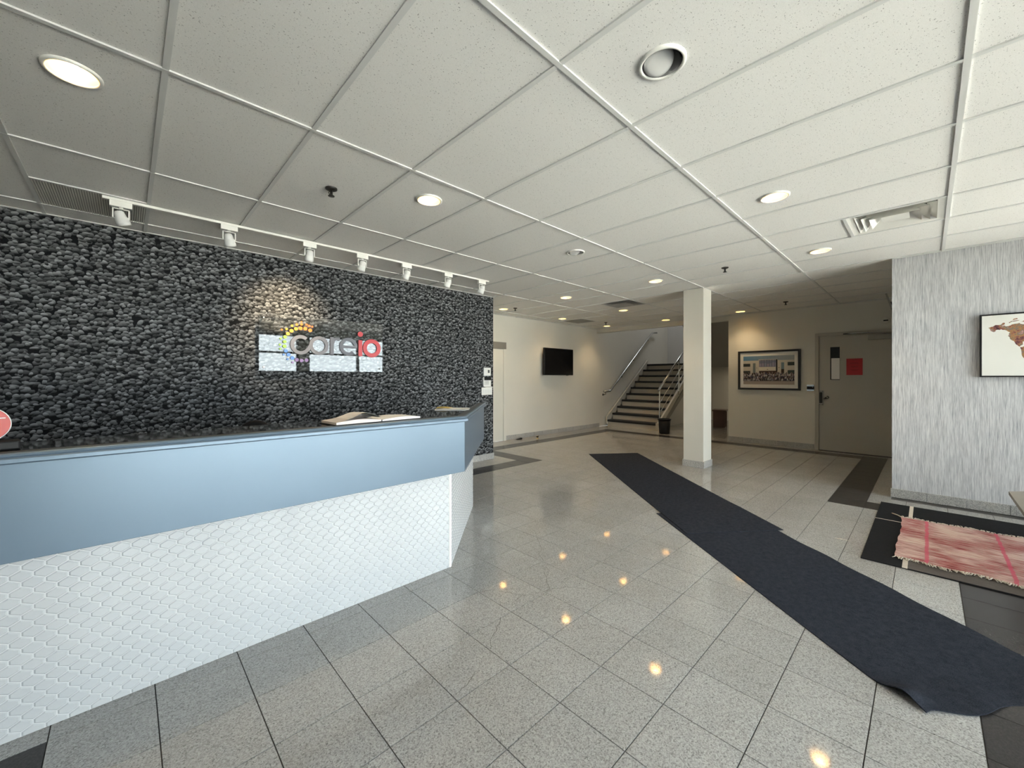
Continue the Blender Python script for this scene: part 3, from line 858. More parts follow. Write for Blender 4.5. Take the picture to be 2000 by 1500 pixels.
# ------------------------------------------------------------------ sign on the pebble wall
SY = 4.985
sign = empty('logo_sign', (1.73, PEB_Y, 1.75)); tag(sign, 'clear acrylic sign with grey and red lettering and coloured dots on the pebble wall', 'sign')
OX, OY, OZ = 1.73, PEB_Y, 1.75
def sp(x, z, dy): return (x - OX, SY - dy - OY, z - OZ)
MB().box(1.026 - OX, 2.434 - OX, SY - OY, SY + 0.010 - OY, 1.43 - OZ, 2.055 - OZ).build('acrylic_panel', M['acrylic'], sign)
for x in (1.07, 2.39):
    for z in (1.47, 2.01):
        MB().cyl((x - OX, SY - 0.006 - OY, z - OZ), (x - OX, 0, z - OZ), 0.009, 12).build('standoff', M['steel'], sign)
LT = 0.012
def stroke(pts, w, closed=False, LT=0.012):
    """flat letter stroke along pts (x,z), extruded off the panel"""
    n = len(pts); L = []; R = []
    for i, p in enumerate(pts):
        a = pts[(i - 1) % n] if closed or i > 0 else p; b = pts[(i + 1) % n] if closed or i < n - 1 else p
        d = Vector((b[0] - a[0], b[1] - a[1])).normalized(); nx, nz = -d.y, d.x
        L.append((p[0] + nx * w / 2, p[1] + nz * w / 2)); R.append((p[0] - nx * w / 2, p[1] - nz * w / 2))
    m = MB(); k = n if closed else n - 1
    vs = [sp(x, z, LT) for x, z in L] + [sp(x, z, LT) for x, z in R] + [sp(x, z, 0.0005) for x, z in L] + [sp(x, z, 0.0005) for x, z in R]
    fs = []
    for i in range(k):
        j = (i + 1) % n
        fs += [(i, j, n + j, n + i), (2 * n + j, 2 * n + i, 3 * n + i, 3 * n + j), (i, 2 * n + i, 2 * n + j, j), (n + j, 3 * n + j, 3 * n + i, n + i)]
    if not closed: fs += [(0, n, 3 * n, 2 * n), (n - 1, 3 * n - 1, 4 * n - 1, 2 * n - 1)]
    m.add(vs, fs); return m
def arc(cx, cz, rx, rz, a0, a1, n=36):
    return [(cx + rx * math.cos(math.radians(a0 + (a1 - a0) * k / n)), cz + rz * math.sin(math.radians(a0 + (a1 - a0) * k / n))) for k in range(n + 1)]
W = 0.040
cpts = arc(1.437, 1.732, 0.089, 0.092, 48, 318, 44) + [(1.521, 1.691), (1.534, 1.713), (1.547, 1.735)]
stroke(cpts, W, LT=0.0114).build('letter_c', M['letter_grey'], sign)
stroke(arc(1.636, 1.733, 0.089, 0.090, 0, 360, 48)[:-1], W, True).build('letter_o', M['letter_grey'], sign)
rp = stroke([(1.783, 1.632), (1.783, 1.845)], W); q = stroke([(1.790, 1.770), (1.800, 1.800), (1.822, 1.822), (1.850, 1.828), (1.878, 1.826)], W * 0.95, LT=0.0112)
rp.add(q.v, q.f); rp.build('letter_r', M['letter_grey'], sign)
ep = stroke(arc(1.983, 1.740, 0.089, 0.091, 0, 312, 44), W); q = stroke([(1.90, 1.737), (2.088, 1.737)], W * 0.75, LT=0.0112)
ep.add(q.v, q.f); ep.build('letter_e', M['letter_grey'], sign)
li = stroke([(2.131, 1.628), (2.131, 1.830)], 0.048).build('letter_i', M['letter_red'], sign)
def disc(x, z, r, m, name='dot', parent=sign):
    a = sp(x, z, LT); b = sp(x, z, 0.0005)
    return MB().cyl(b, a, r, 20, smooth=False).build(name, m, parent)
disc(2.131, 1.905, 0.033, M['letter_red'], 'letter_dot', li)
stroke(arc(2.283, 1.735, 0.093, 0.092, 0, 360, 48)[:-1], 0.050, True).build('letter_o', M['letter_red'], sign)
dotc = {'g': (0.26, 0.50, 0.05), 'y': (0.80, 0.42, 0.03), 'o': (0.78, 0.22, 0.02), 'd': (0.62, 0.15, 0.02), 'b': (0.08, 0.22, 0.58), 'p': (0.22, 0.13, 0.32)}
DM = {k: mat('dot_' + n, c, 0.4, var=0.03) for (k, c), n in zip(dotc.items(), ('green', 'yellow', 'orange', 'deep_orange', 'blue', 'purple'))}
for x, z, r, c in [(1.275, 1.810, .019, 'g'), (1.272, 1.757, .018, 'g'), (1.270, 1.706, .019, 'g'), (1.304, 1.848, .019, 'y'), (1.341, 1.884, .020, 'y'), (1.387, 1.910, .019, 'y'), (1.435, 1.920, .021, 'o'), (1.485, 1.920, .021, 'o'), (1.537, 1.906, .021, 'o'),
                   (1.526, 1.955, .014, 'd'), (1.291, 1.900, .012, 'y'), (1.346, 1.942, .013, 'y'), (1.396, 1.959, .014, 'o'), (1.445, 1.966, .014, 'o'), (1.499, 1.969, .012, 'd'), (1.284, 1.654, .020, 'b'), (1.311, 1.614, .020, 'b'), (1.350, 1.578, .021, 'b'),
                   (1.396, 1.558, .020, 'p'), (1.445, 1.551, .020, 'p'), (1.499, 1.557, .020, 'p'), (1.301, 1.563, .011, 'b'), (1.352, 1.528, .011, 'p'), (1.261, 1.613, .011, 'b'), (1.243, 1.889, .011, 'o'), (1.226, 1.722, .011, 'g'), (1.232, 1.790, .011, 'g'), (1.228, 1.675, .010, 'g'), (1.445, 1.995, .009, 'o'), (1.560, 1.950, .012, 'd')]:
    disc(x, z, r, DM[c])

# devices at the end of the pebble wall
th = empty('thermostat', (4.285, PEB_Y, 1.455)); tag(th, 'white thermostat with small dark screen, topmost device on the pebble wall', 'thermostat')
MB().box(-0.075, 0.075, -0.022, 0, -0.068, 0.068).build('case', M['whiteplastic'], th, bevel=0.006)
MB().box(-0.012, 0.058, -0.026, -0.020, -0.040, 0.045).build('bezel', M['whitepaint'], th, bevel=0.003)
MB().box(0.004, 0.044, -0.0275, -0.0255, -0.020, 0.030).build('screen', M['slate'], th)
kp = empty('alarm_keypad', (4.285, PEB_Y, 1.285)); tag(kp, 'alarm keypad with black display and open flap between thermostat and plate', 'keypad')
MB().box(-0.08, 0.08, -0.020, 0, -0.075, 0.082).build('case', M['whiteplastic'], kp, bevel=0.004)
MB().box(-0.068, 0.080, -0.026, -0.019, 0.030, 0.082).build('display', M['black'], kp, bevel=0.003)
for i in range(3):
    for j in range(4):
        MB().box(-0.06 + i * 0.032, -0.04 + i * 0.032, -0.0235, -0.019, 0.012 - j * 0.017, 0.022 - j * 0.017).build('key', M['panelgrey'], kp)
MB().add([(-0.08, -0.020, -0.075), (0.08, -0.020, -0.075), (0.10, -0.065, -0.088), (-0.06, -0.065, -0.088), (-0.08, -0.020, -0.071), (0.08, -0.020, -0.071), (0.10, -0.065, -0.084), (-0.06, -0.065, -0.084)],
         [(0, 3, 2, 1), (4, 5, 6, 7), (0, 1, 5, 4), (1, 2, 6, 5), (2, 3, 7, 6), (3, 0, 4, 7)]).build('flap', M['whiteplastic'], kp)
pl = empty('switch_plate', (4.288, PEB_Y, 1.135)); tag(pl, 'wide white switch plate, lowest device on the pebble wall', 'switch')
MB().box(-0.112, 0.112, -0.008, 0, -0.062, 0.062).build('plate', M['whitepaint'], pl, bevel=0.003)
for i in range(4):
    MB().box(-0.085 + i * 0.05, -0.055 + i * 0.05, -0.013, -0.007, -0.03, 0.03).build('rocker', M['whiteplastic'], pl, bevel=0.002)

# ------------------------------------------------------------------ recessed downlights
def downlight(x, y, lit, label):
    r = empty('downlight', (x, y, H)); tag(r, label, 'light', 'recessed ceiling downlights')
    MB().lathe([(0.082, 0.004), (0.083, -0.002), (0.088, -0.0035), (0.097, -0.001), (0.098, 0.009)], n=36).build('trim_ring', M['whitepaint'], r)
    MB().lathe([(0.082, 0.003), (0.078, 0.03), (0.066, 0.08), (0.055, 0.115), (0.0, 0.118)], n=36).build('reflector', M['reflector'] if lit else M['chrome'], r)
    if lit:
        MB().lathe([(0, 0.050), (0.025, 0.052), (0.042, 0.060), (0.048, 0.078), (0.040, 0.115)], n=28).build('lamp', M['bulb'], r)
        ld = bpy.data.lights.new('downlight_beam', 'SPOT'); ld.energy = LAMP_W; ld.color = LAMP_COL; ld.spot_size = math.radians(112); ld.spot_blend = 0.75; ld.shadow_soft_size = 0.11
        lo = bpy.data.objects.new('downlight_beam', ld); link(lo, r); lo.location = (0, 0, 0.03)
    else:
        MB().lathe([(0, -0.006), (0.045, -0.004), (0.058, 0.0), (0.063, 0.012), (0.062, 0.05)], (0.004, 0.014, 0.014), (0.22, 0.34, 1.0), n=32).build('eyeball', M['bulb_off'], r)
lab = ['lit recessed downlight above the left end of the reception desk', 'lit recessed downlight over the desk, left of the lit row by the column',
       'lit recessed downlight to the left of the square air diffuser', 'lit recessed downlight beyond the square air diffuser, nearest the grasscloth corner',
       'lit recessed downlight just in front of the square column', 'lit recessed downlight above the framed group photograph',
       'lit recessed downlight midway between the track end and the dark ceiling vent', 'lit recessed downlight beside the dark ceiling vent', 'lit recessed downlight at the stairwell header near the column',
       'lit recessed downlight just past the end of the pebble wall', 'lit recessed downlight above the television', 'lit recessed downlight in the far corner by the stairs']
for (x, y), l in zip(LIT, lab): downlight(x, y, True, l)
downlight(*UNLIT[0], False, 'large unlit eyeball downlight in the ceiling nearest the camera')
downlight(*UNLIT[1], False, 'unlit chrome downlight halfway between desk and column')

# ------------------------------------------------------------------ track with spotlights
track = MB().box(-0.13, 3.62, 4.213, 4.247, H - 0.020, H).build('light_track', M['whitepaint'], None, bevel=0.002)
tag(track, 'long white lighting track on the ceiling along the pebble wall', 'track')
heads = [-0.03, 0.645, 1.30, 1.83, 2.36, 2.945, 3.50]
ordn = ['first', 'second', 'third', 'fourth', 'fifth', 'sixth', 'seventh and last']
aims = [(0.35, 0.25, -1.0), (0.30, 0.45, -1), (0.05, 0.6, -1), (-0.1, 0.55, -1), (-0.12, 0.55, -1), (-0.15, 0.5, -1), (-0.2, 0.35, -1)]
for x, o, am in zip(heads, ordn, aims):
    r = empty('track_spotlight', (x, 4.23, H - 0.020)); tag(r, '%s white spotlight from the left on the ceiling track' % o, 'spotlight', 'spotlights on the white track')
    MB().box(-0.062, 0.062, -0.018, 0.018, -0.042, 0.0).build('adapter', M['whitepaint'], r, bevel=0.002)
    MB().cyl((0, 0, -0.055), (0, 0, -0.042), 0.014, 12).build('swivel', M['whitepaint'], r)
    for s in (-1, 1):
        MB().box(s * 0.044 - 0.004, s * 0.044 + 0.004, -0.008, 0.008, -0.125, -0.052).build('yoke_arm', M['whitepaint'], r)
    MB().box(-0.048, 0.048, -0.008, 0.008, -0.058, -0.052).build('yoke_bridge', M['whitepaint'], r)
    d = Vector(am).normalized()
    hd = MB().lathe([(0, -0.052), (0.018, -0.050), (0.030, -0.040), (0.033, -0.015), (0.036, 0.0), (0.040, 0.004), (0.040, 0.030), (0.043, 0.034), (0.043, 0.056), (0.037, 0.056), (0.033, 0.03), (0.0, 0.03)], (0, 0, -0.118), d, 24).build('lamp_head', M['whiteplastic'], r)
# the one lit spotlight warms the pebble paper above the sign
ld = bpy.data.lights.new('track_beam', 'SPOT'); ld.energy = 30; ld.color = (1.0, 0.78, 0.5); ld.spot_size = math.radians(72); ld.spot_blend = 1.0; ld.shadow_soft_size = 0.03
lo = bpy.data.objects.new('track_beam', ld); link(lo); lo.location = (1.30, 4.29, H - 0.20)
lo.rotation_euler = (Vector((1.30, PEB_Y, 2.02)) - Vector(lo.location)).to_track_quat('-Z', 'Y').to_euler()

# ------------------------------------------------------------------ vents, grille, panel, sprinklers
def diffuser(x0, x1, y0, y1, label, dark):
    cx, cy = (x0 + x1) / 2, (y0 + y1) / 2
    r = empty('air_diffuser', (cx, cy, H)); tag(r, label, 'vent')
    h = 0.293
    fm = M['whitepaint'] if not dark else M['panelgrey']
    MB().box(-h, h, -h, h, 0.20, 0.21).box(-h, -h + 0.01, -h, h, 0.03, 0.2).box(h - 0.01, h, -h, h, 0.03, 0.2).box(-h, h, -h, -h + 0.01, 0.03, 0.2).box(-h, h, h - 0.01, h, 0.03, 0.2).build('duct_box', M['ductdark'], r)
    def ring(a, b, za, zb, nm):
        vs = []
        for s_, z in ((a, za), (b, zb), (b - 0.004, zb + 0.004), (a - 0.004, za + 0.004)):
            vs += [(-s_, -s_, z), (s_, -s_, z), (s_, s_, z), (-s_, s_, z)]
        fs = []
        for l in range(4):
            l2 = (l + 1) % 4
            fs += [(l * 4 + i, l * 4 + (i + 1) % 4, l2 * 4 + (i + 1) % 4, l2 * 4 + i) for i in range(4)]
        MB().add(vs, fs).build(nm, fm, r)
    ring(h, 0.245, 0.004, 0.012, 'face_frame')
    ring(0.245, 0.19, 0.004, 0.055, 'louvre'); ring(0.205, 0.13, -0.004, 0.060, 'louvre'); ring(0.155, 0.08, -0.008, 0.062, 'louvre')
    MB().box(-0.085, 0.085, -0.085, 0.085, 0.010, 0.018).build('centre_plate', fm, r)
    MB().lathe([(0.07, 0.0), (0.07, 0.11), (0.10, 0.14)], (0, 0, 0.06), n=20).build('collar', M['ductdark'], r)
diffuser(*VENTS[0], 'square white ceiling air diffuser by the grasscloth wall', False)
diffuser(*VENTS[1], 'dark grey square ceiling vent beyond the track', True)
x0, x1, y0, y1 = RETURN
r = empty('return_grille', ((x0 + x1) / 2, (y0 + y1) / 2, H)); tag(r, 'ribbed return air grille in the ceiling above the pebble wall', 'grille')
hx, hy = (x1 - x0) / 2 - 0.013, (y1 - y0) / 2 - 0.013
MB().box(-hx, hx, -hy, hy, 0.0085, 0.020).build('backing', M['panelgrey'], r)
n = 44
sl = MB().box(-0.0036, 0.0036, -hy, hy, 0.002, 0.0085).mesh('slat', M['eggcrate'])
for k in range(n):
    inst('slat', sl, r, (-hx + 0.006 + (2 * hx - 0.012) * k / (n - 1), 0, 0))
x0, x1, y0, y1 = PANEL
p = MB().box(x0 + 0.013, x1 - 0.013, y0 + 0.013, y1 - 0.013, H + 0.002, H + 0.014).build('access_panel', M['panelgrey']); tag(p, 'flat grey access panel in the ceiling by the television wall', 'panel')
for (x, y), l in zip([(1.055, 2.957), (5.29, 1.72), (5.42, 5.53), (8.43, 1.74), (8.40, 5.42)],
                     ['black sprinkler head in the ceiling above the desk', 'black sprinkler head in the ceiling in front of the column', 'black sprinkler head past the end of the pebble wall', 'black sprinkler head in the ceiling before the beige door', 'black sprinkler head in the ceiling near the stairs']):
    r = empty('sprinkler', (x, y, H)); tag(r, l, 'sprinkler', 'ceiling sprinklers')
    MB().lathe([(0.012, -0.010), (0.030, -0.006), (0.040, 0.0), (0.040, 0.009)], n=20).build('escutcheon', M['darkmetal'], r)
    MB().cyl((0, 0, -0.045), (0, 0, 0), 0.010, 10).build('body', M['darkmetal'], r)
    MB().lathe([(0, -0.052), (0.022, -0.050), (0.022, -0.046), (0, -0.046)], n=14).build('deflector', M['darkmetal'], r)
    MB().tube([(-0.010, 0, -0.012), (-0.019, 0, -0.030), (-0.006, 0, -0.047)], 0.003, 6).build('frame_arm', M['darkmetal'], r)

# ------------------------------------------------------------------ television, far door, floor stops
tv = empty('television', (7.60, FAR_Y, 1.745)); tag(tv, 'black flat television hung on the cream wall', 'television')
MB().box(-0.545, 0.545, -0.135, -0.085, -0.325, 0.325).build('case', M['black'], tv, bevel=0.006)
MB().box(-0.530, 0.530, -0.1365, -0.134, -0.305, 0.312).build('screen', M['screen'], tv)
MB().box(-0.30, 0.30, -0.085, -0.04, -0.20, 0.20).build('back_housing', M['black'], tv, bevel=0.01)
MB().box(-0.15, 0.15, -0.04, -0.002, -0.12, 0.12).build('wall_bracket', M['darkmetal'], tv)
MB().box(0.30, 0.36, -0.13, -0.10, -0.333, -0.325).build('sensor', M['black'], tv)

d1 = empty('door_1', (5.38, FAR_Y, 0)); tag(d1, 'pale door in a brown-grey frame beside the pebble wall end', 'door', kind='structure')
MB().box(-0.45, 0.45, -0.03, 0.0, 0.008, 1.97).build('leaf', M['doorwhite'], d1, bevel=0.002)
MB().box(-0.52, 0.53, -0.045, 0.0, 1.975, 2.12).build('frame_head', M['frame_brown'], d1, bevel=0.002)
for a, b in ((-0.52, -0.455), (0.455, 0.53)): MB().box(a, b, -0.04, 0, 0, 1.975).build('frame_jamb', M['doorwhite'], d1, bevel=0.002)
hdl = MB().cyl((-0.38, -0.03, 1.0), (-0.38, -0.08, 1.0), 0.012, 10).build('handle_stem', M['steel'], d1)
MB().tube([(-0.38, -0.08, 1.0), (-0.27, -0.08, 1.0)], 0.010, 8).build('lever', M['steel'], hdl)

wd = MB().add([(0, 0, 0), (0.14, 0, 0), (0.14, 0.05, 0), (0, 0.05, 0), (0.14, 0, 0.035), (0.14, 0.05, 0.035), (0, 0, 0.005), (0, 0.05, 0.005)],
              [(0, 3, 2, 1), (6, 4, 5, 7), (1, 2, 5, 4), (0, 1, 4, 6), (2, 3, 7, 5), (3, 0, 6, 7)]).build('door_wedge', M['black'], None, loc=(6.15, 6.20, 0))
tag(wd, 'small black rubber wedge lying by the pale door', 'wedge')
ds = empty('door_stop', (6.60, 6.03, 0)); tag(ds, 'small round metal door stop on the floor below the television', 'door stop')
MB().lathe([(0, 0), (0.035, 0), (0.035, 0.008), (0.016, 0.012), (0.016, 0.030), (0.026, 0.036), (0.026, 0.060), (0.012, 0.068), (0, 0.068)], n=20).build('body', M['brass'], ds)
MB().lathe([(0.0265, 0.040), (0.029, 0.044), (0.029, 0.054), (0.0265, 0.058)], n=20).build('bumper', M['black'], ds)

# ------------------------------------------------------------------ door wall: door, picture, reader, sensor
d2 = empty('door_2', (DOOR_X, 0.86, 0)); tag(d2, 'wide beige door with narrow window, red notice and steel closer', 'door', kind='structure')
YH, YL = 1.404 - 0.86, 0.30 - 0.86
leafm = MB().box(-0.022, 0.0, YL, YH, 0.012, 2.13)
leafm.build('leaf', M['doorpaint'], d2, bevel=0.002)
MB().box(-0.035, 0.0, YH + 0.004, YH + 0.060, 0, 2.19).build('frame_jamb', M['doorpaint'], d2, bevel=0.003)
MB().box(-0.035, 0.0, YL, YH + 0.004, 2.134, 2.19).build('frame_head', M['doorpaint'], d2, bevel=0.003)
MB().box(-0.045, 0.0, YL, YH, 0, 0.010).build('threshold', M['darkmetal'], d2)
lite = MB().box(-0.0245, -0.021, 1.10 - 0.86, 1.237 - 0.86, 1.32, 1.92).build('vision_glass', M['doorglass'], d2)
fr = MB()
for a, b, z0, z1 in ((1.088, 1.10, 1.308, 1.932), (1.237, 1.249, 1.308, 1.932), (1.10, 1.237, 1.308, 1.32), (1.10, 1.237, 1.92, 1.932)): fr.box(-0.028, -0.02, a - 0.86, b - 0.86, z0, z1)
fr.build('vision_frame', M['doorpaint'], lite)
MB().box(-0.0262, -0.0245, 1.103 - 0.86, 1.222 - 0.86, 1.33, 1.715).build('window_notice', M['paper'], lite)
rp_ = MB().box(-0.0235, -0.022, 0.786 - 0.86, 1.008 - 0.86, 1.405, 1.70).build('red_notice', M['red_paper'], d2); rp_['label'] = 'square red paper notice'
tx = MB()
for z0, wdt in ((1.675, 0.035), (1.620, 0.05), (1.605, 0.06), (1.560, 0.05), (1.545, 0.045), (1.500, 0.055), (1.485, 0.04)):
    tx.box(-0.0241, -0.0235, 0.897 - 0.86 - wdt, 0.897 - 0.86 + wdt, z0, z0 + 0.005)
tx.build('print_lines', mat('dark_red_ink', (0.16, 0.01, 0.01), 0.7, var=0.03), rp_)
gd = MB().box(-0.034, -0.020, 1.335 - 0.86, 1.412 - 0.86, 0.845, 1.12).build('latch_guard', M['panelgrey'], d2, bevel=0.002)
MB().box(-0.038, -0.034, 1.352 - 0.86, 1.398 - 0.86, 0.885, 1.085).build('guard_cover', M['darkmetal'], gd)
for z in (0.858, 1.106):
    for y in (1.350, 1.397): MB().cyl((-0.037, y - 0.86, z), (-0.033, y - 0.86, z), 0.006, 8).build('screw', M['darkmetal'], gd)
kn = MB().cyl((-0.022, 1.30 - 0.86, 0.985), (-0.06, 1.30 - 0.86, 0.985), 0.012, 12).build('handle_stem', M['darkmetal'], d2)
MB().tube([(-0.06, 1.33 - 0.86, 0.972), (-0.06, 1.30 - 0.86, 0.968), (-0.06, 1.268 - 0.86, 0.975), (-0.062, 1.255 - 0.86, 0.992), (-0.062, 1.262 - 0.86, 1.010), (-0.062, 1.283 - 0.86, 1.016)], 0.008, 10).build('lever', M['darkmetal'], kn)
cl = MB().box(-0.075, -0.022, YL + 0.02, 0.712 - 0.86, 2.02, 2.105).build('door_closer', M['panelgrey'], d2, bevel=0.004)
MB().tube([(-0.05, 0.42 - 0.86, 2.105), (-0.10, 0.75 - 0.86, 2.145), (-0.04, 1.02 - 0.86, 2.150)], 0.009, 8).build('closer_arm', M['steel'], cl)
MB().box(-0.05, -0.03, 0.70 - 0.86, 1.05 - 0.86, 2.136, 2.156).build('closer_track', M['darkmetal'], cl)

rd = empty('card_reader', (DOOR_X, 1.533, 1.165)); tag(rd, 'small card reader with black band beside the beige door', 'card reader')
MB().box(-0.030, 0, -0.058, 0.058, -0.062, 0.062).build('case', M['steel'], rd, bevel=0.004)
MB().box(-0.034, -0.028, -0.056, 0.056, -0.030, 0.028).build('window', M['black'], rd)
MB().cyl((-0.035, -0.032, 0.014), (-0.033, -0.032, 0.014), 0.005, 10).build('indicator', M['whiteplastic'], rd)
ms = empty('motion_sensor', (DOOR_X, 0.485, 2.338)); tag(ms, 'small pale motion sensor on the wall above the beige door', 'sensor')
MB().lathe([(0, -0.055), (0.025, -0.050), (0.045, -0.030), (0.055, 0.0)], (0, 0, 0), (1, 0, 0), 20).build('dome', M['doorwhite'], ms)
MB().box(-0.058, -0.045, -0.03, 0.03, -0.012, 0.008).build('lens', M['black'], ms)
wm = empty('tilted_screen', (8.62, GRAY_Y, 2.52)); tag(wm, 'thin edge of a tilted screen mounted high beyond the grasscloth corner', 'screen')
MB().extrude([(-0.30, 0.105, -0.115), (-0.30, 0.165, 0.115), (-0.30, 0.145, 0.12), (-0.30, 0.085, -0.11)], (0.6, 0, 0)).build('case', M['panelgrey'], wm)
MB().box(-0.05, 0.05, 0, 0.115, -0.02, 0.02).build('bracket', M['darkmetal'], wm)

# framed group photograph
pic = empty('framed_photograph', (DOOR_X, 2.237, 1.512)); tag(pic, 'black framed group photograph in front of an office building', 'picture')
PW, PH = 0.548, 0.402
for a, b, z0, z1 in ((-PW, PW, PH - 0.038, PH), (-PW, PW, -PH, -PH + 0.038), (-PW, -PW + 0.042, -PH + 0.038, PH - 0.038), (PW - 0.042, PW, -PH + 0.038, PH - 0.038)):
    MB().box(-0.030, 0, a, b, z0, z1).build('frame_rail', M['blackwood'], pic, bevel=0.003)
MB().box(-0.014, 0, -PW + 0.042, PW - 0.042, -PH + 0.038, PH - 0.038).build('mount', M['mat_board'], pic)
iw, ih = 0.448, 0.292
pm = MB(); lay = [0]
def PQ(u0, u1, v0, v1, c, n=1):
    lay[0] += 1; x = -0.0142 - lay[0] * 0.0000012
    pm.cc = c
    y0, y1 = iw - 2 * iw * u0, iw - 2 * iw * u1; z0, z1 = -ih + 2 * ih * v0, -ih + 2 * ih * v1
    pm.add([(x, y0, z0), (x, y1, z0), (x, y1, z1), (x, y0, z1)], [(0, 1, 2, 3)])
rnd = random.Random(3)
for k in range(14):
    f = k / 14
    PQ(f, f + 1 / 14, 0.8, 1, (0.10 + 0.22 * f, 0.22 + 0.12 * f, 0.36 - 0.02 * f))
PQ(0, 1, 0.2, 0.84, (0.50, 0.47, 0.41))
PQ(0.315, 0.69, 0.82, 0.88, (0.50, 0.47, 0.41))
PQ(0.325, 0.68, 0.615, 0.865, (0.16, 0.18, 0.27))
for k in range(1, 7): PQ(0.325 + k * 0.0507 - 0.002, 0.325 + k * 0.0507 + 0.002, 0.615, 0.865, (0.03, 0.03, 0.05))
for k in range(7): PQ(0.33 + k * 0.0507, 0.33 + k * 0.0507 + 0.04, 0.63, 0.72 + 0.05 * rnd.random(), (0.20 + 0.1 * rnd.random(), 0.24, 0.34))
PQ(0.655, 0.685, 0.47, 0.87, (0.03, 0.03, 0.035)); PQ(0.325, 0.645, 0.49, 0.60, (0.58, 0.56, 0.50)); PQ(0.325, 0.68, 0.36, 0.475, (0.05, 0.03, 0.025)); PQ(0.48, 0.505, 0.51, 0.535, (0.2, 0.17, 0.15))
for u0, u1, v0, v1, c in ((0, .145, .63, .735, (.03, .035, .035)), (0, .145, .36, .48, (.04, .045, .045)), (.2, .253, .38, .75, (.16, .19, .19)), (.755, .81, .38, .76, (.15, .22, .26)), (.875, 1, .65, .765, (.04, .055, .055)), (.875, 1, .36, .49, (.05, .065, .065)), (.27, .285, .575, .59, (.1, .08, .06)), (.70, .725, .575, .59, (.1, .08, .06)), (.755, .81, .4, .53, (.04, .03, .03))): PQ(u0, u1, v0, v1, c)
PQ(0, 1, 0, 0.19, (0.36, 0.31, 0.27)); PQ(0, 1, 0.12, 0.30, (0.05, 0.045, 0.05))
for k in range(420):
    u = rnd.random() * 0.985; row = rnd.random(); v = 0.10 + row * 0.24 + 0.03 * math.sin(u * 3.1)
    c = rnd.choice([(0.48, 0.46, 0.46), (0.03, 0.025, 0.03), (0.05, 0.05, 0.09), (0.32, 0.30, 0.30), (0.02, 0.02, 0.025), (0.09, 0.06, 0.07)])
    PQ(u, u + 0.016, v, v + 0.065, c)
    if rnd.random() < 0.6: PQ(u + 0.004, u + 0.012, v + 0.062, v + 0.086, (0.30, 0.19, 0.15))
pm.build('photo_print', M['print'], pic, colours=True)

# framed watercolour map on the grasscloth wall
art = empty('framed_artwork', (GRAY_X, -0.86, 1.675)); tag(art, 'thin black framed watercolour map on white paper on the grasscloth wall', 'picture')
AW, AH = 0.487, 0.315
for a, b, z0, z1 in ((-AW, AW, AH - 0.014, AH), (-AW, AW, -AH, -AH + 0.014), (-AW, -AW + 0.014, -AH + 0.014, AH - 0.014), (AW - 0.014, AW, -AH + 0.014, AH - 0.014)):
    MB().box(-0.040, 0, a, b, z0, z1).build('frame_rail', M['blackwood'], art, bevel=0.002)
MB().box(-0.034, 0, -AW + 0.014, AW - 0.014, -AH + 0.014, AH - 0.014).build('paper_sheet', M['art_paper'], art)
def blob(pts, w=1.0):
    # pts: u from the left edge (0..1), v from the bottom (0..1)
    R = []
    for a, b in zip(pts, pts[1:] + pts[:1]):
        for q in range(3):
            f = q / 3; R.append((a[0] + (b[0] - a[0]) * f + rnd.uniform(-.004, .004), a[1] + (b[1] - a[1]) * f + rnd.uniform(-.006, .006)))
    P3 = [(-0.0344, AW - 0.014 - u * (2 * AW - 0.028), -AH + 0.014 + v * (2 * AH - 0.028)) for u, v in R]
    tri = tessellate_polygon([[Vector(p) for p in P3]])
    mm = MB().add(P3, [tuple(t) for t in tri]); mm.build('map_shape', M['watercolour'], art)
blob([(0.045, .80), (0.075, .815), (0.095, .84), (0.125, .835), (0.15, .875), (0.16, .86), (0.14, .82), (0.175, .81), (0.20, .83), (0.25, .85), (0.28, .82), (0.32, .80), (0.30, .74), (0.33, .70), (0.34, .64), (0.30, .60), (0.285, .54), (0.27, .55), (0.27, .50), (0.25, .47), (0.23, .50), (0.215, .56), (0.19, .60), (0.175, .65), (0.19, .70), (0.165, .735), (0.13, .76), (0.10, .755), (0.085, .72), (0.065, .745)])
blob([(0.18, .86), (0.22, .88), (0.25, .90), (0.22, .895), (0.19, .88)]); blob([(0.19, .89), (0.24, .92), (0.23, .93)]); blob([(0.255, .86), (0.29, .89), (0.30, .86)])
blob([(0.33, .88), (0.40, .93), (0.43, .90), (0.41, .82), (0.38, .76), (0.35, .82)])
blob([(0.255, .46), (0.29, .47), (0.34, .40), (0.36, .34), (0.33, .26), (0.31, .20), (0.295, .10), (0.28, .12), (0.285, .25), (0.265, .34)])
blob([(0.45, .58), (0.50, .61), (0.56, .58), (0.60, .47), (0.57, .38), (0.55, .27), (0.52, .25), (0.505, .36), (0.50, .44), (0.45, .46), (0.435, .52)])
blob([(0.46, .64), (0.49, .70), (0.47, .75), (0.52, .84), (0.60, .83), (0.68, .88), (0.80, .86), (0.93, .82), (0.95, .78), (0.88, .74), (0.86, .66), (0.82, .58), (0.77, .47), (0.74, .54), (0.69, .45), (0.66, .55), (0.61, .50), (0.57, .60), (0.53, .64), (0.50, .62)])
blob([(0.82, .33), (0.87, .37), (0.92, .32), (0.93, .24), (0.87, .20), (0.82, .24)])

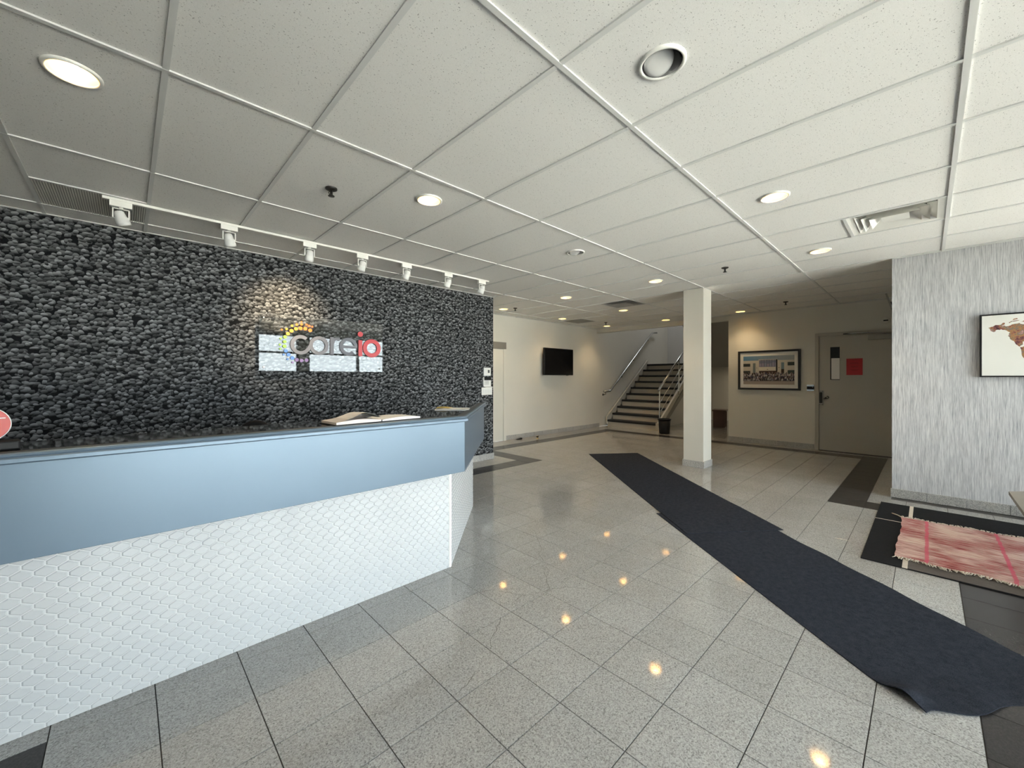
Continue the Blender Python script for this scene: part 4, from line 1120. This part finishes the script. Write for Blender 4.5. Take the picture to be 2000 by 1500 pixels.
# ------------------------------------------------------------------ staircase
SX, RUN, RISE, YA, YB = 9.81, 0.256, 0.180, 4.81, 6.27
SL = RISE / RUN
st = empty('staircase', (SX, YA, 0)); tag(st, 'staircase with cream risers and black treads climbing to a landing', 'staircase')
def S(x, y, z): return (x - SX, y - YA, z)
W_ = YB - YA
for k in range(10):
    x = SX + k * RUN; z1 = (k + 1) * RISE
    MB().box(x - SX, x - SX + 0.02, 0, W_, k * RISE, z1 - 0.055).build('riser', M['riser'], st)
    MB().box(x - SX - 0.025, x - SX + (RUN if k < 9 else 0.10), 0.0, W_, z1 - 0.055, z1).build('tread', M['tread'], st, bevel=0.006)
# outer stringer, wall stringer, soffit
def slab(y0, y1, up0, up1, xa, xb, name, m):
    za = (xa - SX) * SL + RISE; zb = (xb - SX) * SL + RISE
    lo = max(za + up0, 0.0)
    MB().extrude([S(xa, y0, lo), S(xb, y0, zb + up0), S(xb, y0, zb + up1), S(xa, y0, max(za + up1, lo + 0.02))], (0, y1 - y0, 0)).build(name, m, st, bevel=0.002)
slab(YA - 0.05, YA, -0.155, 0.015, SX, SX + 9.3 * RUN, 'stringer', M['stringer'])
slab(YB, YB + 0.05, -0.10, 0.10, SX - 0.03, SX + 9.2 * RUN, 'stringer', M['stringer'])
MB().box(-0.06, 0.06, -0.07, 0.01, 0, 0.20).build('stringer_foot', M['stringer'], st, bevel=0.004)
MB().extrude([S(SX + 0.30, YA, 0.0), S(SX + 9 * RUN, YA, 9 * RISE - 0.32), S(SX + 9 * RUN, YA, 9 * RISE - 0.15), S(SX + 0.03, YA, 0.0)], (0, W_, 0)).build('soffit', M['soffit'], st)
MB().extrude([S(SX + 0.55, 5.05, 0), S(BACK_X - 0.004, 5.05, 0), S(BACK_X - 0.004, 5.05, 1.695), S(SX + 9 * RUN, 5.05, 9 * RISE - 0.3), S(SX + 0.55, 5.05, 0.10)], (0, 0.08, 0)).build('spandrel_wall', M['stairwall'], st)
MB().box(*[v for v in (SX + 9 * RUN - SX + 0.10, BACK_X - SX - 0.004, 2.985 - YA, FAR_Y - YA - 0.004, 1.70, 1.80)]).build('landing', M['riser'], st)
MB().extrude([S(SX + 9 * RUN, 2.985, 1.66), S(SX, 2.985, 1.66 + 9 * RISE), S(SX, 2.985, 1.84 + 9 * RISE), S(SX + 9 * RUN, 2.985, 1.80)], (0, 1.50, 0)).build('upper_flight', M['soffit'], st)

# outer balustrade
br = empty('balustrade', (SX, YA - 0.062, 0)); tag(br, 'steel balustrade with round handrail on the open side of the stairs', 'railing')
def R_(x, z): return (x - SX, 0, z)
x0r, x1r = SX - 0.04, SX + 8.6 * RUN
zr = lambda x: 1.035 + (x - x0r) * SL
MB().tube([R_(x0r, zr(x0r)), R_(x1r, zr(x1r))], 0.030, 16).build('handrail', M['steel'], br)
for h in (0.36, 0.62):
    MB().tube([R_(SX + 0.02, zr(SX + 0.02) - h), R_(x1r, zr(x1r) - h)], 0.011, 8).build('mid_rail', M['steel'], br)
for x in (SX + 0.02, SX + 1.17, SX + 2.15):
    MB().box(x - SX - 0.016, x - SX + 0.016, -0.010, 0.010, max(0.205, (x - SX) * SL + RISE - 0.12), zr(x) - 0.01).build('post', M['steel'], br)
# wall handrail
wr = empty('wall_handrail', (SX, FAR_Y, 0)); tag(wr, 'round steel handrail fixed to the stairwell wall', 'railing')
hp = [(-0.20, -0.09, 0.975), (0.10, -0.09, 0.985), (0.135, -0.09, 1.005), (2.60, -0.09, 2.815), (2.645, -0.09, 2.835), (2.93, -0.09, 2.86)]
MB().tube(hp, 0.028, 16).build('rail', M['steel'], wr)
for x in (-0.12, 0.75, 1.45, 2.35):
    z = 0.975 if x < 0 else 1.005 + (x - 0.135) * (2.815 - 1.005) / 2.465
    b = MB().tube([(x, -0.09, z - 0.02), (x, -0.085, z - 0.075), (x, -0.03, z - 0.09), (x, 0, z - 0.09)], 0.010, 8).build('bracket', M['darkmetal'], wr)
    MB().cyl((x, -0.006, z - 0.09), (x, 0, z - 0.09), 0.032, 14).build('rosette', M['darkmetal'], b)

bn = empty('waste_bin', (9.42, 4.43, 0)); tag(bn, 'black plastic waste bin at the foot of the stairs', 'bin')
MB().lathe([(0, 0.003), (0.115, 0.003), (0.120, 0.012), (0.142, 0.35), (0.136, 0.35), (0.112, 0.02), (0, 0.016)], n=28).build('body', M['black'], bn)
MB().lathe([(0.138, 0.335), (0.155, 0.338), (0.157, 0.352), (0.150, 0.362), (0.136, 0.356)], n=28).build('rim', M['black'], bn)

sb = empty('wooden_stool', (11.85, 3.98, 0), math.radians(12)); tag(sb, 'dark brown wooden stool half hidden behind the column', 'stool')
MB().box(-0.23, 0.23, -0.17, 0.17, 0.44, 0.48).build('seat', M['brownwood'], sb, bevel=0.006)
for a in (-1, 1):
    MB().box(a * 0.19 - 0.018, a * 0.19 + 0.018, -0.15, 0.15, 0, 0.44).build('side_panel', M['brownwood'], sb)
MB().box(-0.17, 0.17, -0.012, 0.012, 0.14, 0.22).build('stretcher', M['brownwood'], sb)

# ------------------------------------------------------------------ runners
def sheet(fn, nu, nv, th, name, m, parent=None):
    """closed carpet sheet: top surface fn(u,v)->(x,y,z) with thickness th"""
    mb = MB(); mb.cs = True
    top = [fn(i / nu, j / nv) for j in range(nv + 1) for i in range(nu + 1)]
    N = len(top); bot = [(p[0], p[1], max(p[2] - th, 0.0003)) for p in top]
    fs = []
    q = lambda i, j: j * (nu + 1) + i
    for j in range(nv):
        for i in range(nu):
            fs.append((q(i, j), q(i + 1, j), q(i + 1, j + 1), q(i, j + 1))); fs.append((N + q(i, j), N + q(i, j + 1), N + q(i + 1, j + 1), N + q(i + 1, j)))
    per = [q(i, 0) for i in range(nu + 1)] + [q(nu, j) for j in range(1, nv + 1)] + [q(i, nv) for i in range(nu - 1, -1, -1)] + [q(0, j) for j in range(nv - 1, 0, -1)]
    mb.add(top + bot, fs); mb.cs = False
    pv = [top[a] for a in per] + [bot[a] for a in per]; n = len(per)
    mb.add(pv, [((k + 1) % n, k, n + k, n + (k + 1) % n) for k in range(n)])
    return mb.build(name, m, parent)
def lerp2(a, b, f): return (a[0] + (b[0] - a[0]) * f, a[1] + (b[1] - a[1]) * f)
F2L, F2R, N2L, N2R = (3.805, 1.872), (4.475, 1.325), (2.275, 0.015), (2.955, -0.535)
def run2(u, v):
    # v: 0 far .. 1 near, u: 0 left .. 1 right
    p = lerp2(lerp2(F2L, N2L, v), lerp2(F2R, N2R, v), u)
    L = 2.35; s = (1 - v) * L; w = u * 0.87
    z = 0.004
    z += 0.030 * math.exp(-((s - 0.09) / 0.05) ** 2 - (w / 0.10) ** 2)
    z += 0.008 * math.exp(-((s - 0.05) / 0.10) ** 2) * (0.5 + 0.5 * math.sin(w * 21 + 1.0))
    z += 0.004 * math.exp(-(s / 0.25) ** 2) * math.sin(w * 9)
    dx = 0.018 * math.exp(-(s / 0.10) ** 2) * math.sin(w * 17 + 0.6)
    k = 0.035 * math.exp(-((s - 0.02) / 0.10) ** 2 - (w / 0.06) ** 2)
    e = 0.004 * math.sin(s * 14 + 1.3) * (1 if u > 0.99 else 0)
    return (p[0] + dx * 0.64 + k * 0.77 + e, p[1] + dx * 0.77 - k * 0.64 - e, z)
r2 = sheet(run2, 48, 110, 0.004, 'carpet_runner', M['runner']); tag(r2, 'near dark navy carpet runner with a curled front corner', 'runner', 'carpet runners across the hall')
F1L, F1R, N1R = (5.91, 4.165), (6.621, 3.614), (4.185, 0.880)
N1L = (N1R[0] - 0.70, N1R[1] + 0.56)
def run1(u, v):
    p = lerp2(lerp2(F1L, N1L, v), lerp2(F1R, N1R, v), u)
    z = 0.004 + 0.0044 * max(0.0, min(1.0, (v - 0.78) / 0.04))
    return (p[0], p[1], z)
r1 = sheet(run1, 8, 60, 0.004, 'carpet_runner', M['runner']); tag(r1, 'far dark carpet runner pointing towards the stairs', 'runner', 'carpet runners across the hall')

# ------------------------------------------------------------------ rugs by the grasscloth wall
rug = empty('black_rug', (3.96, 0.345, 0)); tag(rug, 'black rug with cream stripes and a taupe block under the rag rug', 'rug')
RX, RY = 1.955, 1.75
MB().box(0, RX, -RY, 0, 0.0005, 0.007).build('pile', M['blackrug'], rug, bevel=0.002)
def inlay(x0, x1, y0, y1, m, name): MB().box(x0, x1, -y1, -y0, 0.0065, 0.0078).build(name, m, rug)
inlay(0.0, RX, 0.222, 0.250, M['creamrug'], 'cream_stripe')
inlay(1.225, 1.238, 0.0, 0.222, M['creamrug'], 'thin_stripe')
inlay(0.01, 0.62, 0.250, RY - 0.01, M['greyrug'], 'taupe_block')
inlay(0.62, 0.632, 0.250, RY - 0.01, M['creamrug'], 'thin_stripe')

rr = empty('rag_rug', (4.76, -0.4, 0)); tag(rr, 'pink and red woven rag rug with cotton fringe on the black rug', 'rug')
def ragf(u, v):
    x = -0.605 + 1.21 * u + 0.05 * (v - 0.0) * (u - 0.5) + 0.012 * math.sin(v * 23) * (1 if u in (0, 1) else 0)
    y = 0.565 - 1.25 * v + 0.006 * math.sin(u * 7) + (0.003 * math.sin(u * 33) if v == 0 else 0)
    return (x, y, 0.0140 + 0.0010 * math.sin(u * 31) * math.sin(v * 27))
sheet(ragf, 60, 60, 0.0045, 'weave', M['rag'], rr)
fm = MB(); rf = random.Random(11)
for side in (0, 1):
    for k in range(150):
        v = (k + rf.random() * 0.7) / 150
        p = ragf(side, v); s = 1 if side else -1
        l = rf.uniform(0.016, 0.045); w = rf.uniform(-0.02, 0.02)
        a = Vector((p[0] - s * 0.006, p[1], 0.0155)); b = Vector((p[0] + s * l * 0.6, p[1] + w * 0.4, 0.0160)); c = Vector((p[0] + s * l, p[1] + w, 0.0130))
        fm.tube([a, b, c], rf.uniform(0.0022, 0.0042), 5)
fm.tube([(0.60, 0.565, 0.014), (0.66, 0.60, 0.013), (0.70, 0.64, 0.012)], 0.005, 6)
fo = fm.build('fringe', M['fringe'], rr); fo['kind'] = 'stuff'

# ------------------------------------------------------------------ bench at the right edge
bc = empty('bench', (4.62, -0.80, 0)); tag(bc, 'low taupe bench corner at the right edge over the rugs', 'bench')
tp = [(5.04 - 4.62, -0.45 + 0.80), (3.95 - 4.62, -0.45 + 0.80), (3.95 - 4.62, -1.25 + 0.80), (5.62 - 4.62, -1.25 + 0.80), (5.62 - 4.62, -1.01 + 0.80)]
MB().prism(tp, 0.425, 0.452).build('bench_top', M['taupewood'], bc, bevel=0.002)
for x, y in ((0.55, -0.05), (-0.55, 0.27), (-0.55, -0.38), (0.85, -0.38)):
    MB().box(x - 0.025, x + 0.025, y - 0.025, y + 0.025, 0.016, 0.425).build('leg', M['black'], bc)
